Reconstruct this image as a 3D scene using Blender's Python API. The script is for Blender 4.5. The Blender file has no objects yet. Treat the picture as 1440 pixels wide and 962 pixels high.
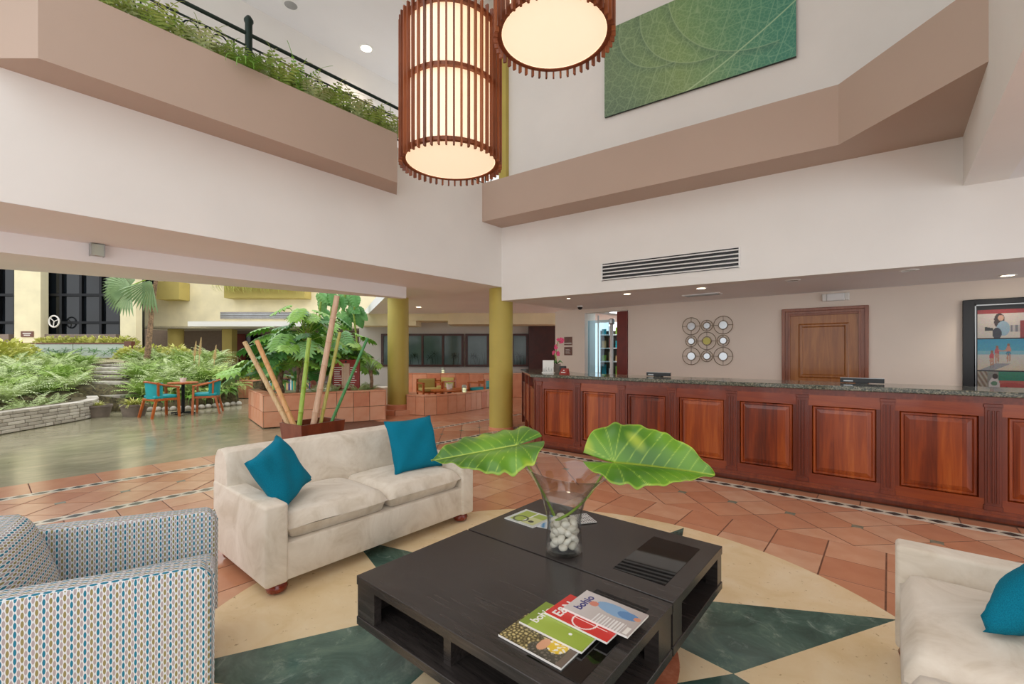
import bpy, bmesh, math, random
from mathutils import Vector, Matrix
R = math.radians
scene = bpy.context.scene
COL = scene.collection

# ---------------------------------------------------------------- camera
CAM_H = 1.4
cd = bpy.data.cameras.new('camera'); cam = bpy.data.objects.new('camera', cd); COL.objects.link(cam)
cam.location = (0, 0, CAM_H); cam.rotation_euler = (R(90), 0, R(40.13))
cd.sensor_width = 36; cd.lens = 36 * 630 / 1440; cd.shift_y = 16 / 1440; cd.clip_start = .05; cd.clip_end = 200
scene.camera = cam
# ---------------------------------------------------------------- world / exposure
w = bpy.data.worlds.new('overcast_sky'); scene.world = w; w.use_nodes = True
bg = w.node_tree.nodes['Background']; bg.inputs[0].default_value = (.97, .985, 1.0, 1); bg.inputs[1].default_value = 1.32
scene.view_settings.view_transform = 'Standard'; scene.view_settings.look = 'None'
scene.view_settings.gamma = 1; scene.view_settings.use_curve_mapping = False
scene.view_settings.exposure = .37

# ---------------------------------------------------------------- frames of reference
CA = R(40.13); RT = Vector((math.cos(CA), math.sin(CA), 0)); FW = Vector((-math.sin(CA), math.cos(CA), 0))
def far(X, D, z=0):            # a point given by its offset across and along the courtyard axis
    p = RT * X + FW * D; return Vector((p.x, p.y, z))
def at(u, v, D):               # survey point: bearing u, elevation v (photo units), distance D
    return far((u - 720) / 630 * D, D, CAM_H - (v - 497) / 630 * D)

# ---------------------------------------------------------------- colours and materials
def lin(c):
    return tuple(((x / 255) / 12.92 if x / 255 <= .04045 else ((x / 255 + .055) / 1.055) ** 2.4) for x in c)
MATS = {}
class NT:
    def __init__(s, name):
        m = bpy.data.materials.new(name); m.use_nodes = True; s.m = m; s.t = m.node_tree; s.b = s.t.nodes['Principled BSDF']; MATS[name] = m
    def n(s, typ, **kw):
        nd = s.t.nodes.new(typ)
        for k, v in kw.items():
            if k.startswith('i_'):
                nd.inputs[k[2:].replace('_', ' ')].default_value = v
            else: setattr(nd, k, v)
        return nd
    def l(s, a, b): s.t.links.new(a, b)
    def coord(s, kind='Object', scale=(1, 1, 1)):
        tc = s.n('ShaderNodeTexCoord'); mp = s.n('ShaderNodeMapping'); mp.inputs['Scale'].default_value = scale
        s.l(tc.outputs[kind], mp.inputs[0]); return mp.outputs[0]
    def ramp(s, fac, stops):
        r = s.n('ShaderNodeValToRGB'); e = r.color_ramp.elements
        while len(e) < len(stops): e.new(.5)
        for el, (p, c) in zip(e, stops): el.position = p; el.color = (*lin(c), 1)
        s.l(fac, r.inputs[0]); return r.outputs[0]
    def mix(s, f, a, b, mode='MIX'):
        m = s.n('ShaderNodeMix', data_type='RGBA', blend_type=mode)
        for sock, val in ((m.inputs[0], f), (m.inputs[6], a), (m.inputs[7], b)):
            if hasattr(val, 'is_output'): s.l(val, sock)
            else: sock.default_value = val if not isinstance(val, tuple) else (*lin(val), 1)
        return m.outputs[2]
    def math(s, op, a, b=0., c=0.):
        m = s.n('ShaderNodeMath', operation=op)
        for i, val in enumerate((a, b, c)):
            if hasattr(val, 'is_output'): s.l(val, m.inputs[i])
            else: m.inputs[i].default_value = val
        return m.outputs[0]
    def noise(s, vec, scale, detail=3, rough=.5, dist=0):
        nd = s.n('ShaderNodeTexNoise', i_Scale=scale, i_Detail=detail, i_Roughness=rough, i_Distortion=dist); s.l(vec, nd.inputs['Vector']); return nd.outputs['Fac']
    def bump(s, h, strength=.2, dist=.01):
        b = s.n('ShaderNodeBump', i_Strength=strength, i_Distance=dist); s.l(h, b.inputs['Height']); s.l(b.outputs[0], s.b.inputs['Normal'])
    def col(s, c):
        if hasattr(c, 'is_output'): s.l(c, s.b.inputs['Base Color'])
        else: s.b.inputs['Base Color'].default_value = (*lin(c), 1)
    def set(s, rough=.5, metal=0, spec=.5, **k):
        s.b.inputs['Roughness'].default_value = rough; s.b.inputs['Metallic'].default_value = metal; s.b.inputs['Specular IOR Level'].default_value = spec
        for a, v in k.items(): s.b.inputs[a.replace('_', ' ')].default_value = v
        return s
def plain(name, c, rough=.5, metal=0, var=.06, scale=6, **k):
    t = NT(name); v = t.coord(); f = t.noise(v, scale, 4)
    hi = tuple(min(255, x * (1 + var)) for x in c); lo = tuple(x * (1 - var) for x in c)
    t.col(t.ramp(f, [(.3, lo), (.7, hi)])); t.set(rough, metal, **k); return t.m
def varied(name, stops, rough=.6, ns=9, rnd=.55, bump=.15, spec=.5, **k):
    "per-piece colour: object random + fine noise through a ramp"
    t = NT(name); v = t.coord(); oi = t.n('ShaderNodeObjectInfo'); f = t.noise(v, ns, 4)
    f = t.math('ADD', t.math('MULTIPLY', oi.outputs['Random'], rnd), t.math('MULTIPLY', f, 1 - rnd))
    t.col(t.ramp(f, stops)); t.set(rough, spec=spec, **k)
    if bump: t.bump(t.noise(v, 60, 4), bump, .003)
    return t.m
def wood(name, stops, rough=.3, scale=(9, 9, .9), rnd=.25, coat=0., bump=.05, planks=0):
    t = NT(name); v = t.coord('Object', scale); oi = t.n('ShaderNodeObjectInfo')
    f = t.noise(v, 2.2, 6, .6, .6); f = t.math('ADD', t.math('MULTIPLY', f, 1 - rnd), t.math('MULTIPLY', oi.outputs['Random'], rnd))
    if planks:                                       # glued-up boards of uneven tone
        tc = t.n('ShaderNodeTexCoord'); sp = t.n('ShaderNodeSeparateXYZ'); t.l(tc.outputs['Object'], sp.inputs[0]); wn = t.n('ShaderNodeTexWhiteNoise', noise_dimensions='2D'); cb = t.n('ShaderNodeCombineXYZ')
        t.l(t.math('FLOOR', t.math('MULTIPLY', t.math('ADD', sp.outputs[0], t.math('MULTIPLY', oi.outputs['Random'], 3.)), planks)), cb.inputs[0]); t.l(t.math('MULTIPLY', oi.outputs['Random'], 97.), cb.inputs[1]); t.l(cb.outputs[0], wn.inputs['Vector'])
        f = t.math('ADD', f, t.math('MULTIPLY', t.math('SUBTRACT', wn.outputs['Value'], .5), .22))
    t.col(t.ramp(f, stops)); t.set(rough, Coat_Weight=coat, Coat_Roughness=.08); t.bump(f, bump, .004); return t.m
def emit(name, c, strength):
    t = NT(name); t.col((255, 255, 255)); t.set(.6); t.b.inputs['Emission Color'].default_value = (*lin(c), 1); t.b.inputs['Emission Strength'].default_value = strength; return t.m
def glass(name, c=(235, 245, 243), rough=0., ior=1.45, haze=0.):
    "thin sheet: clear transmission, Fresnel reflection, optional diffuse haze"
    t = NT(name); tr = t.n('ShaderNodeBsdfTransparent'); tr.inputs[0].default_value = (*lin(c), 1); gl = t.n('ShaderNodeBsdfGlossy'); gl.inputs['Roughness'].default_value = rough
    lw = t.n('ShaderNodeLayerWeight', i_Blend=.5); fr = t.math('ADD', t.math('MULTIPLY', t.math('POWER', lw.outputs['Facing'], 3.), .8), .05 if ior > 1.4 else .02); mx = t.n('ShaderNodeMixShader'); out = t.t.nodes['Material Output']; a = tr.outputs[0]
    if haze:
        df = t.n('ShaderNodeBsdfDiffuse'); df.inputs[0].default_value = (*lin(c), 1); m2 = t.n('ShaderNodeMixShader'); m2.inputs[0].default_value = haze; t.l(a, m2.inputs[1]); t.l(df.outputs[0], m2.inputs[2]); a = m2.outputs[0]
    t.l(fr, mx.inputs[0]); t.l(a, mx.inputs[1]); t.l(gl.outputs[0], mx.inputs[2]); t.l(mx.outputs[0], out.inputs['Surface']); t.t.nodes.remove(t.b); return t.m
def attr_mat(name, rough=.5, **k):
    t = NT(name); a = t.n('ShaderNodeVertexColor', layer_name='print'); t.col(a.outputs[0]); t.set(rough, **k); return t.m

plain('white_paint', (239, 236, 231), .75, var=.012, scale=1.2)
plain('tan_paint', (190, 168, 152), .75, var=.012, scale=1.2)
plain('ceiling_paint', (241, 240, 240), .8, var=.01, scale=1)
plain('beige_paint', (238, 224, 210), .75, var=.015, scale=1)
plain('grey_paint', (196, 190, 184), .75, var=.02, scale=1)
plain('cream_stucco', (240, 228, 192), .85, var=.03, scale=2)
plain('olive_paint', (190, 172, 84), .55, var=.03, scale=2)
plain('olive_stucco', (190, 172, 100), .8, var=.03, scale=2)
plain('taupe_paint', (138, 122, 112), .85, var=.03)
plain('white_gloss', (240, 240, 238), .35, var=.01)
plain('black_metal', (26, 27, 30), .4, .6, var=.1)
plain('black_plastic', (20, 20, 22), .35, var=.1)
plain('dark_green_iron', (24, 42, 36), .45, .4, var=.15)
plain('steel', (170, 172, 172), .3, .9, var=.05)
plain('brass_wire', (120, 100, 66), .35, .8, var=.1)
plain('mirror', (168, 170, 172), .12, 1., var=.01)
plain('mirror_gold', (120, 110, 60), .12, .9, var=.02)
plain('soil', (84, 76, 52), .95, var=.35, scale=14)
plain('insert_marble', (128, 132, 114), .25, var=.1, scale=20)
plain('dark_frame', (66, 28, 22), .35, var=.1)
plain('grout', (116, 76, 56), .9, var=.1, scale=20)
plain('white_marble', (226, 216, 198), .2, var=.06, scale=20)
plain('dark_marble', (62, 66, 62), .2, var=.25, scale=20)
plain('red_sign', (146, 42, 34), .5, var=.04)
plain('print_white', (236, 230, 224), .6, var=.02)
plain('plaque_brown', (110, 66, 48), .4, var=.12, scale=20)
plain('clay_pot', (128, 116, 106), .8, var=.1)
plain('teal_vinyl', (18, 158, 166), .5, var=.05)
plain('rubber_black', (22, 22, 22), .6, var=.1)
plain('pale_wall_blue', (190, 222, 230), .7, var=.02)
plain('door_red_brown', (112, 34, 22), .4, var=.08)
plain('stem_green', (128, 156, 52), .5, var=.1, scale=20)
plain('trunk', (130, 104, 82), .9, var=.3, scale=22)
plain('orchid_pink', (214, 74, 118), .5, var=.12, scale=60)
plain('tag_white', (238, 236, 230), .6, var=.01)
glass('clear_glass', (252, 253, 253)); glass('water_glass', (253, 253, 252), ior=1.33); glass('frosted_glass', (214, 226, 214), .3, haze=.7)
glass('tinted_glass', (214, 232, 240), .02)
emit('lamp_shade', (255, 218, 168), .66); emit('lamp_diffuser', (255, 220, 178), .56); emit('downlight_glow', (255, 232, 196), 7.); emit('fluorescent', (235, 246, 255), 5.); emit('candle_glow', (255, 236, 190), 2.2)
varied('terracotta', [(.1, (188, 124, 92)), (.4, (204, 144, 110)), (.6, (212, 158, 124)), (.85, (226, 182, 150))], .17, ns=5, rnd=.5, bump=.08)
varied('clad_terracotta', [(.2, (206, 126, 92)), (.5, (224, 154, 118)), (.85, (236, 184, 152))], .45, ns=5, rnd=.45, bump=.15)
varied('stone_white', [(.15, (140, 132, 120)), (.5, (190, 182, 168)), (.85, (226, 220, 208))], .85, ns=10, rnd=.4, bump=.6)
varied('pebble', [(.15, (196, 188, 172)), (.5, (228, 220, 204)), (.85, (246, 240, 228))], .35, ns=16, rnd=.6, bump=.1)
varied('fern_green', [(.1, (110, 142, 58)), (.4, (150, 182, 84)), (.65, (186, 208, 118)), (.95, (218, 230, 166))], .55, ns=3, rnd=.35, bump=0, Transmission_Weight=0)
varied('fern_pale', [(.1, (140, 164, 100)), (.5, (192, 208, 146)), (.95, (228, 236, 194))], .55, ns=3, rnd=.3, bump=0)
varied('shrub_yellow', [(.1, (142, 150, 64)), (.5, (200, 200, 104)), (.95, (234, 228, 156))], .55, ns=4, rnd=.3, bump=0)
varied('leaf_bright', [(.1, (84, 136, 44)), (.5, (126, 178, 62)), (.95, (176, 212, 100))], .4, ns=3, rnd=.5, bump=0)
varied('leaf_dark', [(.1, (60, 116, 52)), (.5, (92, 152, 76)), (.95, (150, 192, 116))], .4, ns=3, rnd=.5, bump=0)
varied('palm_leaf', [(.1, (98, 128, 88)), (.5, (146, 170, 124)), (.95, (188, 204, 160))], .5, ns=3, rnd=.4, bump=0)
wood('mahogany', [(.22, (76, 24, 6)), (.42, (120, 45, 12)), (.6, (154, 68, 20)), (.82, (186, 98, 38))], .28, (9, 9, .6), .2, coat=.2, planks=6.5)
wood('mahogany_frame', [(.2, (82, 28, 12)), (.5, (114, 44, 20)), (.8, (144, 66, 32))], .28, (9, 9, .7), .25, coat=.2)
wood('mahogany_rail', [(.2, (96, 32, 11)), (.5, (130, 50, 17)), (.8, (162, 78, 32))], .28, (.7, 7, 7), .3, coat=.25)
wood('door_wood', [(.2, (120, 66, 26)), (.5, (166, 102, 44)), (.8, (198, 136, 70))], .35, (8, 8, .7), .25, coat=.2)
wood('door_frame_wood', [(.2, (104, 52, 32)), (.5, (140, 78, 50)), (.8, (166, 104, 72))], .35, (8, 8, .8), .2, coat=.2)
wood('lamp_wood', [(.2, (92, 42, 22)), (.5, (136, 72, 40)), (.8, (168, 100, 60))], .45, (20, 20, 2), .4)
wood('table_wood', [(.2, (36, 32, 31)), (.5, (51, 46, 44)), (.8, (70, 64, 61))], .26, (2, 26, 26), .1, bump=.03)
wood('box_wood', [(.2, (84, 34, 18)), (.5, (118, 56, 32)), (.8, (146, 82, 52))], .35, (4, 4, 1.5), .2)
wood('chair_wood', [(.2, (140, 64, 22)), (.5, (180, 92, 38)), (.8, (206, 120, 58))], .35, (10, 10, 3), .2)
wood('foot_wood', [(.2, (84, 22, 10)), (.5, (124, 38, 18)), (.8, (156, 60, 30))], .18, (9, 9, 9), .2, coat=.5)
for nm, a, b, c in (('bamboo_pale', (176, 142, 96), (214, 184, 136), (236, 214, 172)), ('bamboo_orange', (196, 138, 84), (222, 170, 112), (238, 198, 146)), ('bamboo_lime', (112, 150, 40), (146, 184, 62), (186, 210, 104)), ('bamboo_pink', (178, 138, 110), (208, 172, 142), (226, 198, 170)), ('bamboo_yellow', (150, 150, 62), (186, 182, 92), (214, 208, 132)), ('bamboo_green', (30, 96, 48), (58, 134, 72), (110, 170, 104))):
    wood(nm, [(.2, a), (.5, b), (.8, c)], .35, (30, 30, 3), .1)
def _mk():
    t = NT('granite'); v = t.coord(); vo = t.n('ShaderNodeTexVoronoi', i_Scale=95.); t.l(v, vo.inputs['Vector'])
    f = t.math('ADD', t.math('MULTIPLY', vo.outputs['Color'], .5), t.math('MULTIPLY', t.noise(v, 40, 4), .5))
    t.col(t.ramp(f, [(.2, (34, 38, 34)), (.45, (74, 78, 66)), (.62, (112, 110, 92)), (.85, (164, 156, 134))])); t.set(.08)
    t = NT('green_marble'); v = t.coord(); n1 = t.noise(v, 3.5, 12, .7, .8); n2 = t.noise(v, 7, 14, .75, 1.0)
    base = t.ramp(n1, [(.3, (44, 66, 60)), (.5, (72, 100, 90)), (.7, (104, 130, 116))])
    vein = t.ramp(n2, [(.54, (0, 0, 0)), (.62, (120, 120, 120)), (.72, (230, 230, 230))])
    t.col(t.mix(vein, base, (176, 196, 184))); t.set(.14)
    t = NT('travertine'); v = t.coord(); n1 = t.noise(v, 3, 6, .6, .5); n2 = t.noise(v, 26, 5, .7)
    base = t.ramp(n1, [(.3, (228, 200, 152)), (.5, (238, 214, 172)), (.75, (245, 227, 194))])
    pit = t.ramp(n2, [(.30, (150, 110, 70)), (.37, (255, 255, 255))])
    t.col(t.mix(.7, base, pit, 'MULTIPLY')); t.set(.22)
    t = NT('centre_stone'); v = t.coord(); t.col(t.ramp(t.noise(v, 9, 6, .7), [(.3, (170, 92, 66)), (.6, (206, 128, 96)), (.8, (226, 160, 128))])); t.set(.22)
    t = NT('suede'); v = t.coord(); n1 = t.noise(v, 3.4, 5, .65, 1.3); t.col(t.ramp(n1, [(.3, (206, 191, 170)), (.48, (225, 213, 196)), (.7, (238, 228, 213))])); t.set(.9, spec=.15, Sheen_Weight=.25)
    t.bump(t.noise(v, 220, 3), .12, .002)
    t = NT('teal_cloth'); v = t.coord(); n1 = t.noise(v, 320, 2); t.col(t.ramp(n1, [(.3, (0, 104, 132)), (.7, (6, 130, 156))])); t.set(.85, spec=.2); t.bump(n1, .2, .002)
    # paving: polished green-grey stone, faint slabs
    t = NT('court_stone'); v = t.coord(); n1 = t.noise(v, .9, 7, .6, 1.5); n2 = t.noise(t.coord('Object', (1, .35, 1)), 5, 6, .6, 1)
    f = t.math('ADD', t.math('MULTIPLY', n1, .55), t.math('MULTIPLY', n2, .45))
    t.col(t.ramp(f, [(.3, (128, 124, 98)), (.5, (156, 150, 122)), (.62, (176, 168, 138)), (.8, (204, 194, 164))])); t.set(.16)
    t.bump(n2, .04, .01)
    # distant terracotta floor (tiles beyond picking apart)
    t = NT('terracotta_far'); v = t.coord(); br = t.n('ShaderNodeTexBrick', offset=0., i_Scale=1., i_Mortar_Size=.006, i_Brick_Width=.33, i_Row_Height=.33); t.l(v, br.inputs['Vector'])
    br.inputs['Color1'].default_value = (*lin((212, 156, 122)), 1); br.inputs['Color2'].default_value = (*lin((200, 140, 106)), 1); br.inputs['Mortar'].default_value = (*lin((150, 100, 76)), 1)
    t.col(br.outputs['Color']); t.set(.2)
    # woven dots: columns of small ovals, three colours in turn, on pale ground
    t = NT('dot_fabric'); tc = t.n('ShaderNodeTexCoord'); sp = t.n('ShaderNodeSeparateXYZ'); t.l(tc.outputs['UV'], sp.inputs[0])
    CW, RH = .0080, .0272
    cx = t.math('DIVIDE', sp.outputs[0], CW); ci = t.math('FLOOR', cx); fx = t.math('SUBTRACT', t.math('FRACT', cx), .5)
    odd = t.math('PINGPONG', ci, 1.)
    ry = t.math('ADD', t.math('DIVIDE', sp.outputs[1], RH), t.math('MULTIPLY', odd, .5)); fy = t.math('SUBTRACT', t.math('FRACT', ry), .5)
    d = t.math('SQRT', t.math('ADD', t.math('POWER', t.math('MULTIPLY', fx, 2.15), 2.), t.math('POWER', t.math('MULTIPLY', fy, 2.6), 2.)))
    oval = t.math('LESS_THAN', d, 1.)
    line = t.math('LESS_THAN', t.math('ABSOLUTE', fx), .07)
    kind = t.math('FLOORED_MODULO', ci, 4.)
    teal = t.mix(t.math('LESS_THAN', kind, .5), t.mix(t.math('LESS_THAN', t.math('ABSOLUTE', t.math('SUBTRACT', kind, 2.)), .5), (178, 166, 166), (150, 140, 92)), (44, 124, 150))
    ground = t.mix(t.math('MULTIPLY', line, .7), (228, 230, 230), (140, 188, 214))
    t.col(t.mix(oval, ground, teal)); t.set(.85, spec=.2)
    t = NT('dark_window'); v = t.coord(); t.col(t.ramp(t.noise(v, .8, 3), [(.3, (10, 12, 15)), (.7, (24, 29, 34))])); t.set(.08)
    t = NT('etched_window'); v = t.coord(); n = t.noise(v, 1.2, 3); t.col(t.ramp(n, [(.35, (66, 86, 84)), (.6, (80, 100, 98))])); t.set(.12)
_mk()
attr_mat('print_gloss', .25); attr_mat('print_matt', .6); attr_mat('leaf_print', .35, Coat_Weight=.15)

# ---------------------------------------------------------------- mesh builder
class MB:
    def __init__(s): s.v = []; s.f = []; s.c = None
    def add(s, vs, fs):
        o = len(s.v); s.v += [Vector(p) for p in vs]; s.f += [[i + o for i in f] for f in fs]; return s
    def box(s, x0, x1, y0, y1, z0, z1):
        return s.add([(x, y, z) for z in (z0, z1) for y in (y0, y1) for x in (x0, x1)], [(0, 2, 3, 1), (4, 5, 7, 6), (0, 1, 5, 4), (2, 6, 7, 3), (0, 4, 6, 2), (1, 3, 7, 5)])
    def prism(s, poly, z0, z1):
        n = len(poly)
        a = sum(poly[i][0] * poly[(i + 1) % n][1] - poly[(i + 1) % n][0] * poly[i][1] for i in range(n))
        if a < 0: poly = poly[::-1]
        return s.add([(x, y, z0) for x, y in poly] + [(x, y, z1) for x, y in poly], [tuple(range(n - 1, -1, -1)), tuple(range(n, 2 * n))] + [(i, (i + 1) % n, n + (i + 1) % n, n + i) for i in range(n)])
    def lathe(s, prof, n=24, c=(0, 0, 0), caps=True):
        vs = []; fs = []
        for r, z in prof:
            for k in range(n): a = 2 * math.pi * k / n; vs.append((c[0] + r * math.cos(a), c[1] + r * math.sin(a), c[2] + z))
        for i in range(len(prof) - 1):
            for k in range(n): fs.append((i * n + k, i * n + (k + 1) % n, (i + 1) * n + (k + 1) % n, (i + 1) * n + k))
        if caps: fs.append(tuple(range(n - 1, -1, -1))); fs.append(tuple((len(prof) - 1) * n + k for k in range(n)))
        return s.add(vs, fs)
    def tube(s, pts, rad, n=6, closed=False):
        pts = [Vector(p) for p in pts]; m = len(pts); vs = []; fs = []
        if not hasattr(rad, '__len__'): rad = [rad] * m
        ref = None
        for i, p in enumerate(pts):
            if closed: t = pts[(i + 1) % m] - pts[i - 1]
            else: t = pts[min(i + 1, m - 1)] - pts[max(i - 1, 0)]
            t = t.normalized() if t.length > 1e-9 else Vector((0, 0, 1))
            if ref is None: ref = t.orthogonal().normalized()
            ref = (ref - t * ref.dot(t)); ref = ref.normalized() if ref.length > 1e-6 else t.orthogonal().normalized()
            b = t.cross(ref)
            for k in range(n): a = 2 * math.pi * k / n; vs.append(p + (ref * math.cos(a) + b * math.sin(a)) * rad[i])
        for i in range(m if closed else m - 1):
            j = (i + 1) % m
            for k in range(n): fs.append((i * n + k, i * n + (k + 1) % n, j * n + (k + 1) % n, j * n + k))
        if not closed: fs.append(tuple(range(n - 1, -1, -1))); fs.append(tuple((m - 1) * n + k for k in range(n)))
        return s.add(vs, fs)
    def bar(s, a, b, w, h=None):
        "square bar from a to b"
        h = h or w; a = Vector(a); b = Vector(b); t = (b - a).normalized(); up = Vector((0, 0, 1)) if abs(t.z) < .95 else Vector((1, 0, 0))
        x = t.cross(up).normalized() * w / 2; y = x.cross(t).normalized() * h / 2
        return s.add([a - x - y, a + x - y, a + x + y, a - x + y, b - x - y, b + x - y, b + x + y, b - x + y], [(3, 2, 1, 0), (4, 5, 6, 7), (0, 1, 5, 4), (1, 2, 6, 5), (2, 3, 7, 6), (3, 0, 4, 7)])
    def tf(s, m): s.v = [m @ p for p in s.v]; return s
    def mesh(s, name, mat, smooth=False, bevel=0, seg=2, uv=False, cols=None):
        me = bpy.data.meshes.new(name); me.from_pydata([tuple(p) for p in s.v], [], s.f); me.update()
        if bevel:
            bm = bmesh.new(); bm.from_mesh(me); bmesh.ops.remove_doubles(bm, verts=bm.verts, dist=1e-6)
            es = [e for e in bm.edges if len(e.link_faces) == 2 and e.calc_face_angle(0) > .5]
            bmesh.ops.bevel(bm, geom=es, offset=bevel, segments=seg, profile=.5, affect='EDGES', clamp_overlap=True); bm.to_mesh(me); bm.free()
        if smooth:
            for p in me.polygons: p.use_smooth = True
            if smooth == 'auto':
                me.set_sharp_from_angle(angle=R(38))
        if uv: box_uv(me)
        if cols:
            ca = me.color_attributes.new('print', 'FLOAT_COLOR', 'POINT')
            for i, c in enumerate(cols): ca.data[i].color = (*lin(c), 1)
        if mat: me.materials.append(MATS[mat])
        return me
    def build(s, name, mat, parent=None, loc=None, rot=None, **k):
        return obj(name, s.mesh(name, mat, **k), parent, loc, rot)
def box_uv(me):
    uv = me.uv_layers.new(name='UVMap')
    for p in me.polygons:
        n = p.normal; ax = max(range(3), key=lambda i: abs(n[i]))
        for li in p.loop_indices:
            co = me.vertices[me.loops[li].vertex_index].co
            uv.data[li].uv = ((co.y, co.z) if ax == 0 else (co.x, co.z) if ax == 1 else (co.y, co.x))
def obj(name, me, parent=None, loc=None, rot=None):
    o = bpy.data.objects.new(name, me); COL.objects.link(o)
    if loc is not None: o.location = loc
    if rot is not None: o.rotation_euler = rot if hasattr(rot, '__len__') else (0, 0, rot)
    if parent: o.parent = parent
    return o
def thing(name, label, cat, loc=(0, 0, 0), rotz=0, group=None):
    return tag(obj(name, None, None, loc, rotz), label, cat, group)
def tag(o, label=None, cat=None, group=None, kind=None):
    for k, v in (('label', label), ('category', cat), ('group', group), ('kind', kind)):
        if v: o[k] = v
    return o
def struct(o, label=None):
    o['kind'] = 'structure'
    if label: o['label'] = label
    return o
def dup(root, loc=None, rot=None, label=None, scale=None):
    r = root.copy(); COL.objects.link(r)
    if loc is not None: r.location = loc
    if rot is not None: r.rotation_euler = rot if hasattr(rot, '__len__') else (0, 0, rot)
    if scale is not None: r.scale = (scale,) * 3 if not hasattr(scale, '__len__') else scale
    if label: r['label'] = label
    for ch in list(root.children):
        c = ch.copy(); COL.objects.link(c); c.parent = r
        for g in list(ch.children):
            d = g.copy(); COL.objects.link(d); d.parent = c
    return r
def rbox(x0, x1, y0, y1, z0, z1): return MB().box(x0, x1, y0, y1, z0, z1)
def cushion(sx, sy, sz, n=14, e=.32, bulge=1.0):
    "pillowy box: rounded square plan, domed thickness"
    m = MB(); vs = []; fs = []
    for side in (1, -1):
        for i in range(n + 1):
            for j in range(n + 1):
                a = -1 + 2 * i / n; b = -1 + 2 * j / n
                th = (max(0, (1 - abs(a) ** 4) * (1 - abs(b) ** 4))) ** e
                px = a * (1 - .05 * (1 - b * b)); py = b * (1 - .05 * (1 - a * a))
                vs.append((px * sx / 2, py * sy / 2, side * th * sz / 2 * bulge))
    q = (n + 1) ** 2
    for i in range(n):
        for j in range(n):
            a, b, c, d = i * (n + 1) + j, (i + 1) * (n + 1) + j, (i + 1) * (n + 1) + j + 1, i * (n + 1) + j + 1
            fs.append((a, b, c, d)); fs.append((q + d, q + c, q + b, q + a))
    return m.add(vs, fs)
def weld(me, d=1e-5):
    bm = bmesh.new(); bm.from_mesh(me); bmesh.ops.remove_doubles(bm, verts=bm.verts, dist=d); bm.to_mesh(me); bm.free(); return me
def panel(w, h, nx, ny, fn, org=(0, 0, 0), ux=(1, 0, 0), uy=(0, 0, 1)):
    "printed sheet: grid with a colour from fn(a, b), a and b in 0..1"
    o = Vector(org); ux = Vector(ux); uy = Vector(uy); m = MB(); cols = []
    for j in range(ny + 1):
        for i in range(nx + 1):
            m.v.append(o + ux * (w * i / nx) + uy * (h * j / ny)); cols.append(fn(i / nx, j / ny))
    m.f = [(j * (nx + 1) + i, j * (nx + 1) + i + 1, (j + 1) * (nx + 1) + i + 1, (j + 1) * (nx + 1) + i) for j in range(ny) for i in range(nx)]
    return m, cols
def text_mesh(body, size, mat, bold=False):
    c = bpy.data.curves.new('lettering', 'FONT'); c.body = body; c.size = size; c.extrude = .0004; c.align_x = 'LEFT'
    if bold: c.offset = size * .02
    o = bpy.data.objects.new('lettering', c); COL.objects.link(o)
    dg = bpy.context.evaluated_depsgraph_get(); me = bpy.data.meshes.new_from_object(o.evaluated_get(dg)); bpy.data.objects.remove(o)
    me.materials.clear(); me.materials.append(MATS[mat]); return me
def mixc(a, b, t): t = max(0, min(1, t)); return tuple(x + (y - x) * t for x, y in zip(a, b))
# ================================================================ SETTING
S = MB()
FLOOR = struct(MB().prism([(-7.1, -4), (4.5, -4), (4.5, 12), (-9, 18), (-17, 12.5), (-9.6, 5.2), (-7.1, 3.6)], -.12, -.0022).build('floor', 'grout'), 'terracotta tiled floor of the lobby')
struct(MB().prism([(-7.1, 8.2), (4.4, 8.2), (4.4, 11.9), (-9, 17.9), (-16.8, 12.5), (-9.6, 5.3), (-7.12, 5.3)], -.006, -.0008).build('floor_passage', 'terracotta_far'), 'terracotta tiles of the passage by the far windows')
struct(MB().box(-42, -7.1, -30, 30, -.3, -.012).build('floor_courtyard', 'court_stone'), 'polished grey-green stone paving of the courtyard')

def clip(poly, x0, x1, y0, y1):
    for ax, lim, sg in ((0, x0, 1), (0, x1, -1), (1, y0, 1), (1, y1, -1)):
        out = []
        for i in range(len(poly)):
            p, q = poly[i], poly[(i + 1) % len(poly)]; a = (p[ax] - lim) * sg; b = (q[ax] - lim) * sg
            if a >= 0: out.append(p)
            if a * b < 0: t = a / (a - b); out.append((p[0] + (q[0] - p[0]) * t, p[1] + (q[1] - p[1]) * t))
        poly = out
        if len(poly) < 3: return []
    return poly
def area(p): return abs(sum(p[i][0] * p[(i + 1) % len(p)][1] - p[(i + 1) % len(p)][0] * p[i][1] for i in range(len(p)))) / 2
MC = (-1.26, 1.81); MR = 1.84                       # medallion
tiles = []
P, G = .332, .009
def square(cx, cy, s=P, g=G): h = s / 2 - g / 2; return [(cx - h, cy - h), (cx + h, cy - h), (cx + h, cy + h), (cx - h, cy + h)]
def grid(x0, x1, y0, y1, ox, oy, p=P):
    i0, i1 = math.floor((x0 - ox) / p), math.ceil((x1 - ox) / p); j0, j1 = math.floor((y0 - oy) / p), math.ceil((y1 - oy) / p)
    for i in range(i0, i1):
        for j in range(j0, j1):
            q = clip(square(ox + (i + .5) * p, oy + (j + .5) * p, p), x0 + .002, x1 - .002, y0 + .002, y1 - .002)
            if len(q) < 3 or area(q) < .004: continue
            if max(math.hypot(a - MC[0], b - MC[1]) for a, b in q) < MR - .03: continue
            tiles.append(q)
HD = .467 / 2
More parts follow.
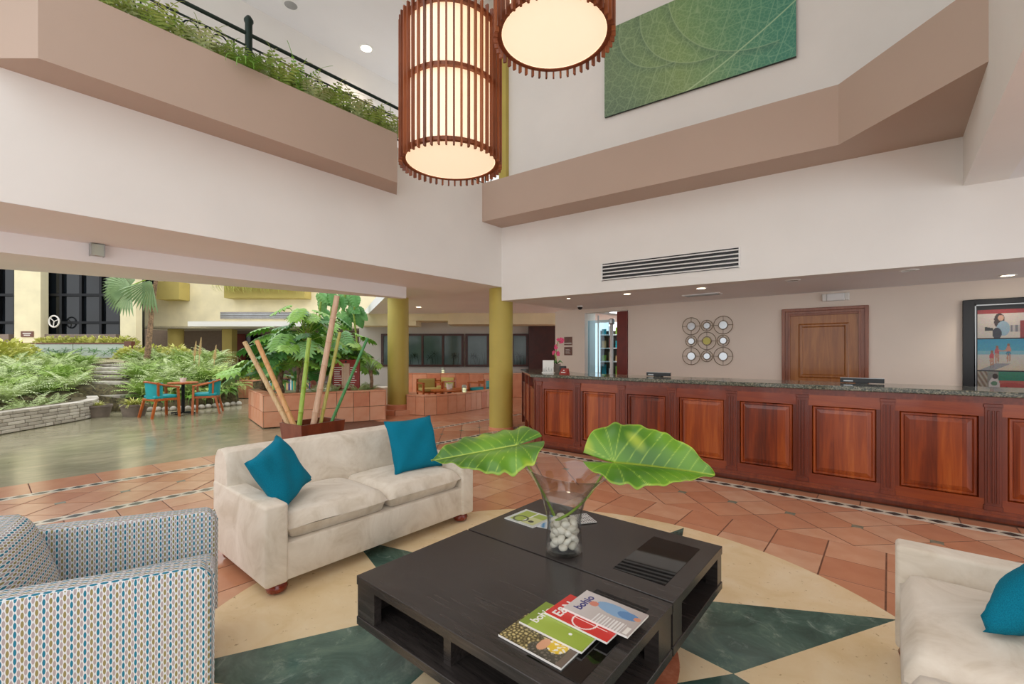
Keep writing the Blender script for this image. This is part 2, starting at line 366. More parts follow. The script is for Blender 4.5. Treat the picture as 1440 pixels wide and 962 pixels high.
def diag(x0, x1, y0, y1, vx, vy):
    "tiles set on the diagonal; (vx, vy) is a tile corner"
    for i in range(-90, 90):
        for j in range(-90, 90):
            if (i + j) % 2 == 0: continue
            cx, cy = vx + i * HD, vy + j * HD
            if cx < x0 - .3 or cx > x1 + .3 or cy < y0 - .3 or cy > y1 + .3: continue
            h = HD - G * .95
            q = clip([(cx - h, cy), (cx, cy - h), (cx + h, cy), (cx, cy + h)], x0 + .002, x1 - .002, y0 + .002, y1 - .002)
            if len(q) >= 3 and area(q) > .003: tiles.append(q)
grid(-5.30, 4.3, -2, 4.1, -1.345, 4.1)               # square field round the medallion
diag(-5.30, 4.3, 4.1, 5.07, -1.60, 4.57)             # band along the desk
grid(-5.30, 4.3, 5.21, 5.37, -1.2, 5.21, .33)        # kerb row at the desk
grid(-5.30, -4.15, 5.21, 8.2, -5.3, 5.21)
diag(-6.43, -5.44, -2, 8.2, -5.935, .48)             # band along the courtyard
grid(-7.1, -6.57, -2, 8.2, -7.1, -.2, .53)
grid(-9.6, -7.1, 5.3, 8.2, -7.1, 5.3)
def rank(q):
    cx = sum(p[0] for p in q) / len(q); cy = sum(p[1] for p in q) / len(q); v = Vector((cx, cy, 0)); D = v.dot(FW)
    if D < .6: return 0
    u = 720 + 630 * v.dot(RT) / D; vv = 497 + 630 * 1.4 / D
    if not (-30 < u < 1470 and vv < 990): return 0
    if .0 < cx < 1.0 and .9 < cy < 2.75: return 0
    if -3.5 < cx < -2.7 and 1.05 < cy < 2.6: return 0
    return area(q) / D ** 3
tiles.sort(key=rank, reverse=True)
stuff = MB(); SQM = None
for k, q in enumerate(tiles):
    cx = sum(p[0] for p in q) / len(q); cy = sum(p[1] for p in q) / len(q)
    if k < 298 and rank(q) > 0:
        MB().prism([(x - cx, y - cy) for x, y in q], -.008, 0).build('terracotta_tile', 'terracotta', FLOOR, (cx, cy, random.Random(k).uniform(-.0006, .0004)), bevel=.0012, seg=1)
    else: stuff.prism(q, -.008, 0)
tag(stuff.build('terracotta_tiling', 'terracotta', FLOOR), kind='stuff')
# green inserts at the tile corners, borders of dark diamonds on pale marble
ins = MB().prism([(-.038, -.03), (.038, -.03), (.038, .03), (-.038, .03)], -.003, .001).mesh('insert', 'insert_marble')
for k in range(-8, 12): obj('marble_insert', ins, FLOOR, (-1.60 + .467 * k, 4.57, 0))
for k in range(-4, 14): obj('marble_insert', ins, FLOOR, (-5.935, .48 + .467 * k, 0), R(90))
dia = MB().prism([(-.066, 0), (0, -.046), (.066, 0), (0, .046)], -.003, .001).mesh('diamond', 'dark_marble')
def border(x0, y0, x1, y1):
    L = math.hypot(x1 - x0, y1 - y0); a = math.atan2(y1 - y0, x1 - x0)
    MB().box(0, L, -.066, .066, -.008, 0).build('marble_strip', 'white_marble', FLOOR, (x0, y0, 0), a)
    for k in range(int(L / .138)):
        t = (k + .5) * .138; obj('marble_diamond', dia, FLOOR, (x0 + math.cos(a) * t, y0 + math.sin(a) * t, 0), a)
border(-5.28, 5.14, 3.6, 5.14); border(-6.5, -1.2, -6.5, 8.0); border(-5.37, -1.2, -5.37, 8.0)
# medallion
MB().lathe([(MR, -.006), (MR, .002)], 96, (MC[0], MC[1], 0)).build('travertine_disc', 'travertine', FLOOR)
rt, rn = MR - .02, .80
for k in range(8):
    a = R(45 * k + (3 if k == 5 else 0)); p = [(rt * math.cos(a), rt * math.sin(a)), (rn * math.cos(a + R(22.5)), rn * math.sin(a + R(22.5))), (.5 * math.cos(a), .5 * math.sin(a)), (rn * math.cos(a - R(22.5)), rn * math.sin(a - R(22.5)))]
    MB().prism(p, -.003, .0032).build('marble_star_point', 'green_marble', FLOOR, (MC[0], MC[1], 0))
MB().lathe([(.58, -.003), (.58, .0042)], 64, (MC[0], MC[1], 0)).build('centre_disc', 'centre_stone', FLOOR)

# ---- walls, balconies, beams, ceilings
fd = Vector((math.cos(R(5.29)), math.sin(R(5.29)), 0))
def fas(x, off=0): return 6.0 + (x + 5.3) * .0926 + off
struct(MB().box(-5.55, -5.3, -5, 6.0, 2.59, 4.3).build('wall_left', 'white_paint'))
struct(MB().prism([(-4.92, .28), (-4.92, 3.51), (-5.3, 3.77), (-5.3, -.04)], 3.63, 4.27).build('wall_balcony_left', 'tan_paint'))
struct(MB().prism([(-5.3, fas(-5.3)), (5, fas(5)), (5, fas(5, .25)), (-5.3, fas(-5.3, .25))], 2.34, 7.6).build('wall_front', 'white_paint'))
struct(MB().prism([(-5.3, 5.5), (-.42, 5.94), (.58, 4.98), (.58, fas(.58)), (-5.3, 6.0)], 3.64, 4.29).build('wall_balcony_front', 'tan_paint'))
struct(MB().box(.58, .9, -5, 6.6, 3.13, 7.6).build('wall_right', 'white_paint'))
struct(MB().box(.9, 5, 0.5, 6.6, 3.13, 3.3).build('ceiling_right', 'ceiling_paint'))
struct(MB().box(-6.62, -5.301, -5, 5.99, 2.585, 2.75).build('ceiling_passage', 'ceiling_paint'))
struct(MB().prism([(-6.6, -5), (-6.6, 4.9), (-6.72, 4.9), (-9.1, -4.5), (-9.2, -5)], 2.383, 2.8).build('trim_1', 'ceiling_paint'), 'wedge shaped white beam over the courtyard edge')
struct(MB().prism([(-5.3, 6.1), (-6.62, 6.1), (-6.63, 4.91), (-8.95, 6.05), (-14.7, 9.05), (-18, 17), (-5.1, 17), (-5.1, 6.2)], 2.70, 2.95).build('ceiling_lounge', 'ceiling_paint'))
struct(MB().prism([(-5.3, fas(-5.3, .25)), (-5.3, 10.2), (4.6, 10.2), (4.6, fas(4.6, .25))], 2.34, 2.6).build('ceiling_desk', 'ceiling_paint'))
struct(MB().box(-7.5, -7.3, -5, 9, 4.0, 6.6).build('wall_upper_left', 'white_paint'))
struct(MB().box(-7.3, -5.55, -5, 9, 3.95, 4.1).build('floor_upper', 'ceiling_paint'))
struct(MB().box(-7.3, -5.5, -5, 9, 6.6, 6.8).build('ceiling_upper', 'ceiling_paint'))
struct(MB().box(-5.6, .9, .6, 7.0, 7.6, 7.8).build('ceiling_atrium', 'ceiling_paint'))
struct(MB().box(-5.5, -5.3, -5, 6.0, 6.6, 7.6).build('wall_header', 'white_paint'))
# back wall of the reception, with a doorway opening at its left end
BY = 8.3
struct(MB().box(-3.98, 4.6, BY, BY + .2, 0, 2.34).build('wall_back', 'beige_paint'))
struct(MB().box(-5.73, -4.97, BY, BY + .45, 0, 2.34).build('wall_pier', 'beige_paint'))
struct(MB().box(-4.97, -3.98, BY + .0, BY + .2, 2.26, 2.339).build('wall_lintel', 'beige_paint'))
# office behind the opening
struct(MB().box(-5.0, -3.0, 11.0, 11.2, 0, 2.5).build('wall_office', 'pale_wall_blue'))
struct(MB().box(-4.0, -3.85, 8.5, 11.0, 0, 2.5).build('wall_office_side', 'pale_wall_blue'))
# far wall with etched windows, in line with the passage
yaw = CA
WD = 15.6
def farbox(x0, x1, d0, d1, z0, z1, name, mat, parent=None, **k): return MB().box(x0, x1, d0, d1, z0, z1).build(name, mat, parent, None if parent else (0, 0, 0), None if parent else yaw, **k)
def ux(u, D): return (u - 720) / 630 * D
def vz(v, D): return CAM_H - (v - 497) / 630 * D
struct(farbox(ux(505, WD), ux(744, WD), WD, WD + .2, 0, 2.75, 'wall_far', 'grey_paint'))
struct(farbox(ux(575, 14.7), ux(640, 14.7), 14.7, WD, vz(451, 14.7), 2.72, 'trim_2', 'cream_stucco'), 'pale yellow bulkhead over the far windows, raised part')
struct(farbox(ux(630, 14.5), ux(790, 14.5), 14.5, WD, vz(456, 14.5), 2.72, 'trim_3', 'cream_stucco'), 'pale yellow bulkhead over the far windows, lower part')
struct(farbox(ux(500, 14.75), ux(585, 14.75), 14.75, WD, vz(458, 14.75), 2.72, 'trim_4', 'cream_stucco'), 'pale yellow bulkhead beside the planted courtyard')
struct(farbox(ux(744, 15), ux(790, 15), 15.4, 15.6, 0, 2.75, 'wall_far_side', 'dark_frame'))
def etched(u0, u1, panes, n):
    D = WD - .06; t = obj('window_%d' % n, None, None, (0, 0, 0), yaw); struct(t, 'dark wood framed window with etched reeds on its panes')
    z0, z1 = vz(515.5, D), vz(469.5, D); f = MB(); x0, x1 = ux(u0, D), ux(u1, D)
    f.box(x0, x1, D - .02, D + .05, z1 - .07, z1); f.box(x0, x1, D - .02, D + .05, z0, z0 + .07); f.box(x0, x0 + .08, D - .019, D + .05, z0, z1); f.box(x1 - .08, x1, D - .019, D + .05, z0, z1)
    rr = random.Random(n)
    for k in range(panes):
        a = x0 + (x1 - x0) * k / panes; b = x0 + (x1 - x0) * (k + 1) / panes
        if k: f.box(a - .035, a + .035, D - .018, D + .05, z0, z1)
        p = MB().box(a + .04, b - .04, D + .01, D + .03, z0 + .05, z1 - .05).build('pane', 'etched_window', t)
        e = MB()
        for q in range(7):
            x = rr.uniform(a + .12, b - .12); h = rr.uniform(.15, .45)
            e.bar((x, D + .004, z0 + .05), (x + rr.uniform(-.08, .08), D + .004, z0 + .05 + h), .012, .004)
        for q in range(2):
            x = rr.uniform(a + .25, b - .25); z = z0 + rr.uniform(.3, .45)
            for s_ in range(7):
                an = R(s_ * 51 + 20); e.bar((x, D + .002, z), (x + .14 * math.cos(an), D + .002, z + .11 * math.sin(an)), .022, .004)
        e.build('etched_reeds', 'dark_window', p)
    f.build('window_frame', 'dark_frame', t)
etched(536, 652, 4, 1); etched(654.5, 718, 2, 2); etched(719, 743, 1, 3)
# round columns
def column(name, label, x, y, r, h, foot):
    t = tag(obj(name, None, None, (x, y, 0)), label, 'column')
    MB().lathe([(r, .0), (r, h)], 40).build('shaft', 'olive_paint', t, smooth='auto')
    if foot == 1: MB().lathe([(r + .015, 0), (r + .015, .05), (r, .05)], 40).build('skirting', 'clad_terracotta', t, smooth='auto')
    if foot == 2:
        for k in range(8):
            a0, a1 = R(45 * k + 1), R(45 * k + 44); R1, R0 = r + .2, r + .0
            MB().prism([(R0 * math.cos(a0), R0 * math.sin(a0)), (R1 * math.cos(a0), R1 * math.sin(a0)), (R1 * math.cos(a1), R1 * math.sin(a1)), (R0 * math.cos(a1), R0 * math.sin(a1))], 0, .1).build('base_tile', 'clad_terracotta', t)
        MB().lathe([(r + .03, 0), (r + .03, .2), (r, .22)], 40).build('skirting', 'clad_terracotta', t, smooth='auto')
column('round_column', 'olive yellow round column beside the end of the reception desk', -5.505, 6.215, .218, 2.59, 1)
column('round_column', 'olive yellow round column rising from a tiled base by the terracotta planter', -8.81, 6.31, .24, 2.70, 2)
struct(MB().box(-5.3, -5.14, 5.93, 6.01, 4.29, 7.6).build('trim_5', 'olive_paint'), 'olive yellow upright strip at the upper corner behind the pendants')
# ================================================================ RECEPTION
DY = 5.37                                             # front face of the desk body
desk = thing('reception_desk', 'long mahogany reception desk with raised panels and fluted pilasters', 'reception desk', (0, DY, 0))
XL, XR = -4.05, 2.75
ret = [(-4.05, 0), (-5.55, 1.55), (-5.13, 1.92), (-3.75, .62)]
body = MB().box(XL + .02, XR, .03, .6, .11, .985); body.build('carcass', 'mahogany_frame', desk)
MB().box(XL + .05, XR, .05, .58, 0, .12).build('plinth', 'mahogany_frame', desk)
m = MB().box(XL - .01, XR, -.012, .08, .985, 1.012); m.box(XL - .03, XR, -.03, .1, 1.012, 1.045); m.build('cornice', 'mahogany_frame', desk)
m = MB().box(XL, XR, -.02, .06, .085, .11); m.box(XL, XR, -.03, .06, .06, .085); m.build('base_moulding', 'mahogany_frame', desk)
pm = MB().box(-.05, .05, -.022, .03, .11, .985)
for q in (-.026, 0, .026): pm.box(q - .008, q + .008, -.03, -.02, .17, .93)
pm.box(-.056, .056, -.03, .02, .955, .985); pm.box(-.056, .056, -.03, .02, .11, .15)
pil = pm.mesh('pilaster', 'mahogany_frame', bevel=.003, seg=1)
W = .662
def raised(w, z0, z1):
    "raised and fielded panel: frame, sunk moulding, sloped field"
    m = MB(); h = w / 2
    rings = [(0, 0), (.012, -.016), (.028, -.016), (.034, -.004), (.07, -.018), (.07, -.018)]
    vs = []
    for ins_, y in rings: vs += [(-h + ins_, y, z0 + ins_), (h - ins_, y, z0 + ins_), (h - ins_, y, z1 - ins_), (-h + ins_, y, z1 - ins_)]
    fs = [(i * 4 + k, i * 4 + (k + 1) % 4, i * 4 + 4 + (k + 1) % 4, i * 4 + 4 + k) for i in range(len(rings) - 2) for k in range(4)]
    n = (len(rings) - 2) * 4; fs.append((n, n + 1, n + 2, n + 3)); fs.append((3, 2, 1, 0)); return m.add(vs, fs)
pmesh = raised(.50, .20, .88).mesh('panel', 'mahogany'); rl = MB().box(-.281, .281, -.012, .03, .88, .985).mesh('rail', 'mahogany_rail'); rb = MB().box(-.281, .281, -.012, .03, .11, .20).mesh('rail', 'mahogany_rail')
st = MB().box(-.0155, .0155, -.012, .03, .20, .88).mesh('stile', 'mahogany_frame')
for k in range(10):
    x = -3.985 + W * k; obj('pilaster', pil, desk, (x, 0, 0))
    c = x + W / 2
    obj('raised_panel', pmesh, desk, (c, .012, 0)); obj('top_rail', rl, desk, (c, 0, 0)); obj('bottom_rail', rb, desk, (c, 0, 0))
    obj('stile', st, desk, (c - .2655, 0, 0)); obj('stile', st, desk, (c + .2655, 0, 0))
# the wing that turns back beside the column
ra = math.atan2(1.55, -1.5); rl2 = math.hypot(1.5, 1.55)
wing = MB().prism([(-4.03, .03), (-5.5, 1.55), (-5.1, 1.9), (-3.7, .58)], .08, 1.03); wing.build('return_wing', 'mahogany_rail', desk)
for t0, t1 in ((.04, .36), (.39, .68), (.71, .97)):
    a = Vector((-4.05, 0, 0)).lerp(Vector((-5.52, 1.52, 0)), t0); b = Vector((-4.05, 0, 0)).lerp(Vector((-5.52, 1.52, 0)), t1)
    L = (b - a).length; q = MB().box(-L / 2, L / 2, -.012, .03, .2, .86); q.build('side_panel', 'mahogany', desk, ((a + b) / 2), math.atan2(a.y - b.y, a.x - b.x), bevel=.01)
for t0 in (.02, .375, .695, .985):
    a = Vector((-4.05, 0, 0)).lerp(Vector((-5.52, 1.52, 0)), t0); MB().box(-.025, .025, -.03, .03, .06, 1.03).build('side_pilaster', 'mahogany_frame', desk, a, math.atan2(-1.52, 1.47))
# granite worktop
tag(MB().prism([(XL - .06, -.075), (XR, -.075), (XR, .66), (-3.66, .66), (-5.05, 1.98), (-5.62, 1.56)], 1.045, 1.09).build('granite_countertop', 'granite', None, (0, DY, 0), bevel=.008), 'dark green speckled granite worktop over the long mahogany desk', 'countertop')
# monitors seen from behind over the worktop
def monitor(x, y, w, label, rz=0):
    t = thing('desk_monitor', label, 'monitor', (x, y, 1.0905), rz, 'monitors on the reception desk')
    MB().box(-w / 2, w / 2, -.012, .012, .006, .052).build('screen_back', 'black_plastic', t, bevel=.004)
    MB().box(-.05, .05, -.04, .04, 0, .008).build('foot', 'black_plastic', t)
    MB().box(-w * .42, -w * .2, -.0135, -.011, .018, .03).build('port_cover', 'steel', t)
    MB().box(-w / 2, w / 2, -.013, .013, .052, .056).build('top_bezel', 'steel', t)
E_ = (888 + 925) / 2
monitor(-2.37, 5.86, .33, 'low black monitor back on the worktop below the round mirror wall art')
monitor(-.22, 5.86, .36, 'low black monitor back on the worktop in front of the wooden door')
# red card stand, leaflet rack, vase with orchid
t = thing('card_stand', 'small red wedge sign with pale lettering on the granite worktop', 'sign', (-3.72, 5.62, 1.09), R(-8))
MB().add([(-.075, -.035, 0), (.075, -.035, 0), (.075, .04, 0), (-.075, .04, 0), (-.065, .015, .085), (.065, .015, .085), (.065, .03, .085), (-.065, .03, .085)], [(3, 2, 1, 0), (0, 1, 5, 4), (1, 2, 6, 5), (2, 3, 7, 6), (3, 0, 4, 7), (4, 5, 6, 7)]).build('wedge', 'red_sign', t)
for k, (x0, x1, z) in enumerate(((-.04, .045, .026), (-.012, .012, .055))): MB().box(x0, x1, -.003, .002, -.007, .007).build('lettering', 'print_white', t, (0, -.035 + z * .59 - .002, z), (R(-31), 0, 0))
t = thing('leaflet_rack', 'white leaflet rack with grey botanical print standing at the desk corner', 'leaflet rack', (-4.18, 5.86, 1.09), R(20))
MB().box(-.09, .09, -.01, .01, 0, .2).build('backboard', 'tag_white', t); MB().box(-.095, .095, -.05, .05, 0, .012).build('base', 'tag_white', t)
g = MB()
for k in range(9): x = -.08 + k * .02; g.bar((x, -.012, .015), (x + .008 * (-1) ** k, -.012, .05 + .02 * (k % 3)), .005, .002)
g.build('botanical_print', 'dark_green_iron', t)
t = thing('orchid_pot', 'pink orchid on tall stems in a grey ridged pot on the worktop', 'orchid', (-4.12, 6.02, 1.09))
pot = MB()
for k in range(16): a = R(22.5 * k); pot.lathe([(.011, 0), (.012, .14)], 6, (.05 * math.cos(a), .05 * math.sin(a), 0))
pot.lathe([(.046, 0), (.048, .135)], 20); pot.build('pot', 'clay_pot', t, smooth='auto')
stp = [(0, 0, .1), (-.02, 0, .25), (-.01, 0, .42), (.02, 0, .50), (.1, .0, .52)]; MB().tube(stp, .006, 6).build('flower_stem', 'stem_green', t, smooth=True)
MB().tube([(0, .01, .1), (-.03, .01, .22), (-.06, .0, .32), (-.1, 0, .33)], .005, 6).build('flower_stem', 'stem_green', t, smooth=True)
fl = MB()
for k in range(5):
    a = R(72 * k + 90); r_ = .034; c, s = math.cos(a), math.sin(a); n_ = (-s, c)
    fl.add([(0, 0, 0), (c * r_ * .5 + n_[0] * r_ * .42, -.006, s * r_ * .5 + n_[1] * r_ * .42), (c * r_, .002, s * r_), (c * r_ * .5 - n_[0] * r_ * .42, -.006, s * r_ * .5 - n_[1] * r_ * .42)], [(0, 1, 2, 3)])
flm = fl.mesh('flower', 'orchid_pink'); rr = random.Random(3)
for k, (x, z) in enumerate([(.04, .53), (.08, .54), (.12, .525), (.06, .495), (.1, .50), (-.02, .43), (.0, .40), (-.03, .40), (-.05, .33), (-.08, .31), (.0, .31), (.03, .29), (.02, .32)]):
    obj('flower', flm, t, (x, rr.uniform(-.04, .02), z), (rr.uniform(-.3, .3), rr.uniform(-.5, .5), R(20) + rr.uniform(-.4, .4)))
lf = MB()
for k in range(5): a = R(72 * k); lf.tube([(0, 0, .14), (.06 * math.cos(a), .06 * math.sin(a), .19), (.12 * math.cos(a), .12 * math.sin(a), .15)], [.006, .014, .002], 4)
lf.build('foliage', 'leaf_dark', t, smooth=True)
tag(MB().box(-.05, .05, -.03, .03, 0, .11).build('card_reader', 'black_plastic', None, (-3.96, 5.95, 1.09), R(15), bevel=.01), 'small black card terminal between the orchid and the red sign', 'card terminal')

# back wall things: wood door
dr = struct(obj('door_1', None, None, (-.775, BY, 0)), 'panelled wooden door in a broad moulded frame behind the desk')
f = MB()
for a, b, y in ((.545, .50, -.05), (.50, .455, -.035), (.455, .43, -.055)):
    zt = 2.1 - (.545 - a); zi = 2.1 - (.545 - b)
    f.box(-a, -b, y, -.005, 0, zt); f.box(b, a, y, -.005, 0, zt); f.box(-b, b, y, -.005, zi, zt)
f.build('door_frame', 'door_frame_wood', dr, bevel=.004, seg=1)
lf_ = MB().box(-.43, .43, -.03, -.005, 0, 1.985).build('door_leaf', 'door_wood', dr)
p = MB(); rings = [(0, -.03), (.02, -.045), (.045, -.045), (.06, -.032), (.06, -.036)]
for z0, z1 in ((1.02, 1.86), (.12, .9)):
    vs = [];
    for i_, y in rings: vs += [(-.32 + i_, y, z0 + i_), (.32 - i_, y, z0 + i_), (.32 - i_, y, z1 - i_), (-.32 + i_, y, z1 - i_)]
    p.add(vs, [(i * 4 + k, i * 4 + (k + 1) % 4, i * 4 + 4 + (k + 1) % 4, i * 4 + 4 + k) for i in range(4) for k in range(4)] + [(16, 17, 18, 19)])
p.build('door_panel', 'door_wood', lf_)
dr2 = struct(MB().box(-4.21, -3.985, BY - .02, BY + .03, 0, 2.24).build('door_2', 'door_red_brown'), 'plain red-brown door leaf standing open beside the glazed opening')
# glazed opening with a shop shelf behind
wg = struct(obj('window_5', None, None, (0, BY + .1, 0)), 'clear glass pane with slim posts beside the red-brown door leaf')
MB().box(-4.95, -4.45, 0, .012, .1, 2.1).build('pane', 'tinted_glass', wg)
MB().tube([(-4.70, .0, 0), (-4.70, .0, 2.2)], .015, 8).build('post', 'steel', wg); MB().tube([(-4.40, .02, 0), (-4.40, .02, 2.0)], .035, 10).build('post', 'white_gloss', wg, smooth=True)
MB().lathe([(.05, 0), (.06, .02), (.06, .1), (.03, .12)], 12, (-4.40, .02, 2.0)).build('post_cap', 'steel', wg)
MB().box(-4.95, -4.43, -.01, .02, .9, .93).build('crossbar', 'steel', wg)
sh = thing('shop_shelf', 'tall display shelf stocked with small goods behind the glass pane', 'shelf', (-4.9, 9.9, 0), R(25))
MB().box(-.5, .5, .2, .24, 0, 1.95).build('back_panel', 'taupe_paint', sh)
for k in range(5): MB().box(-.5, .5, -.15, .2, .55 + k * .32, .575 + k * .32).build('shelf_board', 'tag_white', sh)
for x in (-.5, .48): MB().box(x, x + .02, -.15, .24, 0, 1.95).build('side_panel', 'taupe_paint', sh)
cc = ['bamboo_orange', 'red_sign', 'teal_vinyl', 'tag_white', 'bamboo_lime', 'bamboo_pale']
rr = random.Random(8)
for k in range(5):
    for q in range(6):
        h = rr.uniform(.12, .24); x = -.42 + q * .16; p = Matrix.Rotation(R(25), 4, 'Z') @ Vector((x, 0, 0))
        tag(MB().box(-.05, .05, -.05, .05, 0, h).build('shop_box', cc[(k * 2 + q) % 6], None, (-4.9 + p.x, 9.9 + p.y, .576 + k * .32), R(25)), 'small boxed goods on the display shelf behind the glass', 'box', 'goods on the display shelf')
tag(MB().box(-.3, .3, -.3, .3, -.03, 0).build('ceiling_light', 'fluorescent', None, (-4.45, 9.3, 2.335)), 'square white panel light in the office ceiling behind the glass', 'ceiling light')
# wall plaques on the pier
for k, (z0, z1) in enumerate(((1.58, 1.76), (1.36, 1.54))):
    t = thing('wall_plaque', ('brown wall plaque with a pale stripe, above the other plaque on the pier', 'brown wall plaque of fine lettering, below the other plaque on the pier')[k], 'plaque', (-5.38, BY, 0))
    MB().box(-.1, .1, -.02, -.002, z0, z1).build('plate', 'plaque_brown', t, bevel=.004)
    if k == 0: MB().box(-.095, .095, -.023, -.019, z0 + .025, z0 + .035).build('stripe', 'print_white', t); MB().box(-.095, .095, -.023, -.019, z0 + .045, z0 + .052).build('stripe', 'print_white', t)
    else:
        for q in range(4): MB().box(-.06, .06 - .02 * (q % 2), -.022, -.019, z0 + .04 + q * .027, z0 + .047 + q * .027).build('text_line', 'print_white', t)
# mirrored ring art
t = thing('ring_wall_art', 'wall art of nine wire rings each holding a small round mirror', 'wall art', (-2.47, BY, 1.62))
ws = .215
for i in range(3):
    for j in range(3):
        big = (i + j) % 2 == 0; Rr = .155 if big else .098; rm = .065 if big else .05; x = (i - 1) * .27; z = (j - 1) * .27
        y = -.03
        circ = lambda r_: [(x + r_ * math.cos(R(a)), y, z + r_ * math.sin(R(a))) for a in range(0, 360, 12)]
        b = MB().tube(circ(Rr), .005, 5, True); b.tube(circ(rm + .012), .004, 5, True)
        for a in (0, 90, 180, 270): c, s = math.cos(R(a)), math.sin(R(a)); b.tube([(x + c * (rm + .012), y, z + s * (rm + .012)), (x + c * Rr, y, z + s * Rr)], .004, 4)
        g = b.build('wire_ring', 'brass_wire', t, smooth=True)
        d = MB().lathe([(rm, 0), (rm, .012)], 24).tf(Matrix.Translation((x, y + .008, z)) @ Matrix.Rotation(R(90), 4, 'X')); d.build('mirror_disc', 'mirror_gold' if i == 1 and j == 1 else 'mirror', g)
# emergency light box over the door
t = thing('emergency_light', 'white emergency light box on the wall above the wooden door', 'emergency light', (-.62, BY, 2.245))
MB().box(-.11, .11, -.06, -.002, -.055, .055).build('housing', 'white_gloss', t, bevel=.01)
for s in (-1, 1): MB().box(s * .14 - .028, s * .14 + .028, -.055, -.002, -.055, .055).build('lamp_head', 'tag_white', t, bevel=.01)
# framed photographs at the right
fx0, fx1, fz0, fz1 = .728, 1.72, .78, 2.09
t = thing('photo_frame', 'large black frame with silver inner edge holding holiday photographs', 'picture frame', (0, BY, 0))
f = MB(); bw = .11
f.box(fx0, fx0 + bw, -.05, -.002, fz0, fz1); f.box(fx1 - bw, fx1, -.05, -.002, fz0, fz1); f.box(fx0 + bw, fx1 - bw, -.05, -.002, fz1 - bw * .6, fz1); f.box(fx0 + bw, fx1 - bw, -.05, -.002, fz0, fz0 + bw * .6); f.build('frame', 'black_plastic', t, bevel=.006)
f = MB(); a0, a1, b0, b1 = fx0 + bw, fx1 - bw, fz0 + .066, fz1 - .066
f.box(a0, a0 + .014, -.045, -.02, b0, b1); f.box(a1 - .014, a1, -.045, -.02, b0, b1); f.box(a0, a1, -.045, -.02, b1 - .014, b1); f.box(a0, a1, -.045, -.02, b0, b0 + .014); f.build('inner_edge', 'steel', t)
MB().box(a0, a1, -.02, -.01, b0, b1).build('mat_board', 'black_plastic', t)
def ell(a, b, ca, cb, ra_, rb_): return ((a - ca) / ra_) ** 2 + ((b - cb) / rb_) ** 2 < 1
def ph1(a, b):                                       # woman with a laptop at a terminal
    c = mixc((206, 196, 186), (232, 220, 214), b)
    if b > .86: c = (176, 60, 62)
    if b < .25: c = (214, 206, 196)
    if a > .7 and .2 < b < .45: c = (120, 120, 128) if (a * 20) % 2 < 1 else (190, 186, 184)
    if a > .9 and b < .6: c = (150, 40, 40)
    if ell(a, b, .47, .66, .11, .2) or ell(a, b, .41, .55, .05, .16): c = (62, 44, 38)
    if ell(a, b, .5, .7, .06, .1): c = (222, 176, 150)
    if ell(a, b, .55, .33, .14, .26): c = (154, 186, 206)
    if ell(a, b, .42, .16, .1, .2): c = (40, 44, 58)
    if .16 < a < .34 and .26 < b < .4 - (a - .16) * .3: c = (34, 34, 38)
    return c
def ph2(a, b):                                       # family running on a beach
    c = mixc((30, 150, 190), (120, 200, 220), (1 - b) * 1.2) if b > .52 else mixc((232, 212, 186), (206, 214, 214), b * 1.6)
    if .5 < b < .62: c = (128, 190, 206)
    for cx, cb, top, leg in ((.42, .5, (196, 78, 84), (206, 150, 124)), (.66, .56, (214, 140, 120), (40, 130, 160)), (.31, .34, (206, 70, 78), (214, 160, 130))):
        if ell(a, b, cx, cb + .24, .03, .06): c = (150, 96, 70)
        if ell(a, b, cx, cb + .1, .05, .12): c = top
        if ell(a, b, cx, cb - .02, .05, .07): c = leg
        if ell(a, b, cx - .02, cb - .16, .016, .14) or ell(a, b, cx + .025, cb - .15, .016, .13): c = (200, 146, 118)
    if abs(b - (.62 + abs(a - .54) * .25)) < .02 and .44 < a < .64: c = (206, 150, 124)
    if b < .22 and abs((a - .5) - b * 1.6 + .3) < .16: c = mixc(c, (120, 130, 150), .6)
    return c
def ph3(a, b):                                       # garden terrace
    c = (150, 150, 140)
    if a < .22: c = mixc((140, 120, 100), (196, 186, 170), math.sin(a * 60 + b * 20) * .5 + .5)
    if a > .45: c = (52, 140, 110) if b > .62 else (206, 110, 100) if b > .22 else (150, 170, 186)
    if ell(a, b, .72, .35, .3, .2): c = (196, 92, 86)
    if ell(a, b, .36, .4, .12, .36): c = (226, 220, 216)
    if ell(a, b, .38, .8, .06, .11): c = (60, 44, 40)
    if ell(a, b, .36, .5, .07, .1): c = (110, 150, 120)
    if ell(a, b, .62, .3, .04, .07): c = (70, 50, 44)
    return c
px0 = .865
for fn, z0, z1 in ((ph1, 1.595, 1.955), (ph2, 1.185, 1.58), (ph3, .87, 1.17)):
    gr = random.Random(int(z0 * 100)); q, cols = panel(.41, z1 - z0, 72, 60, lambda a, b: tuple(max(0, x * .76 + gr.uniform(-9, 9)) for x in fn(a, b)), (px0, -.022, z0)); q.build('photograph', 'print_gloss', t, cols=cols)
for z0, z1 in ((1.595, 1.955), (1.185, 1.58), (.87, 1.17)):
    q, cols = panel(.3, z1 - z0, 20, 20, lambda a, b: mixc((76, 118, 150), (170, 160, 146), b), (px0 + .425, -.022, z0)); q.build('photograph', 'print_gloss', t, cols=cols)

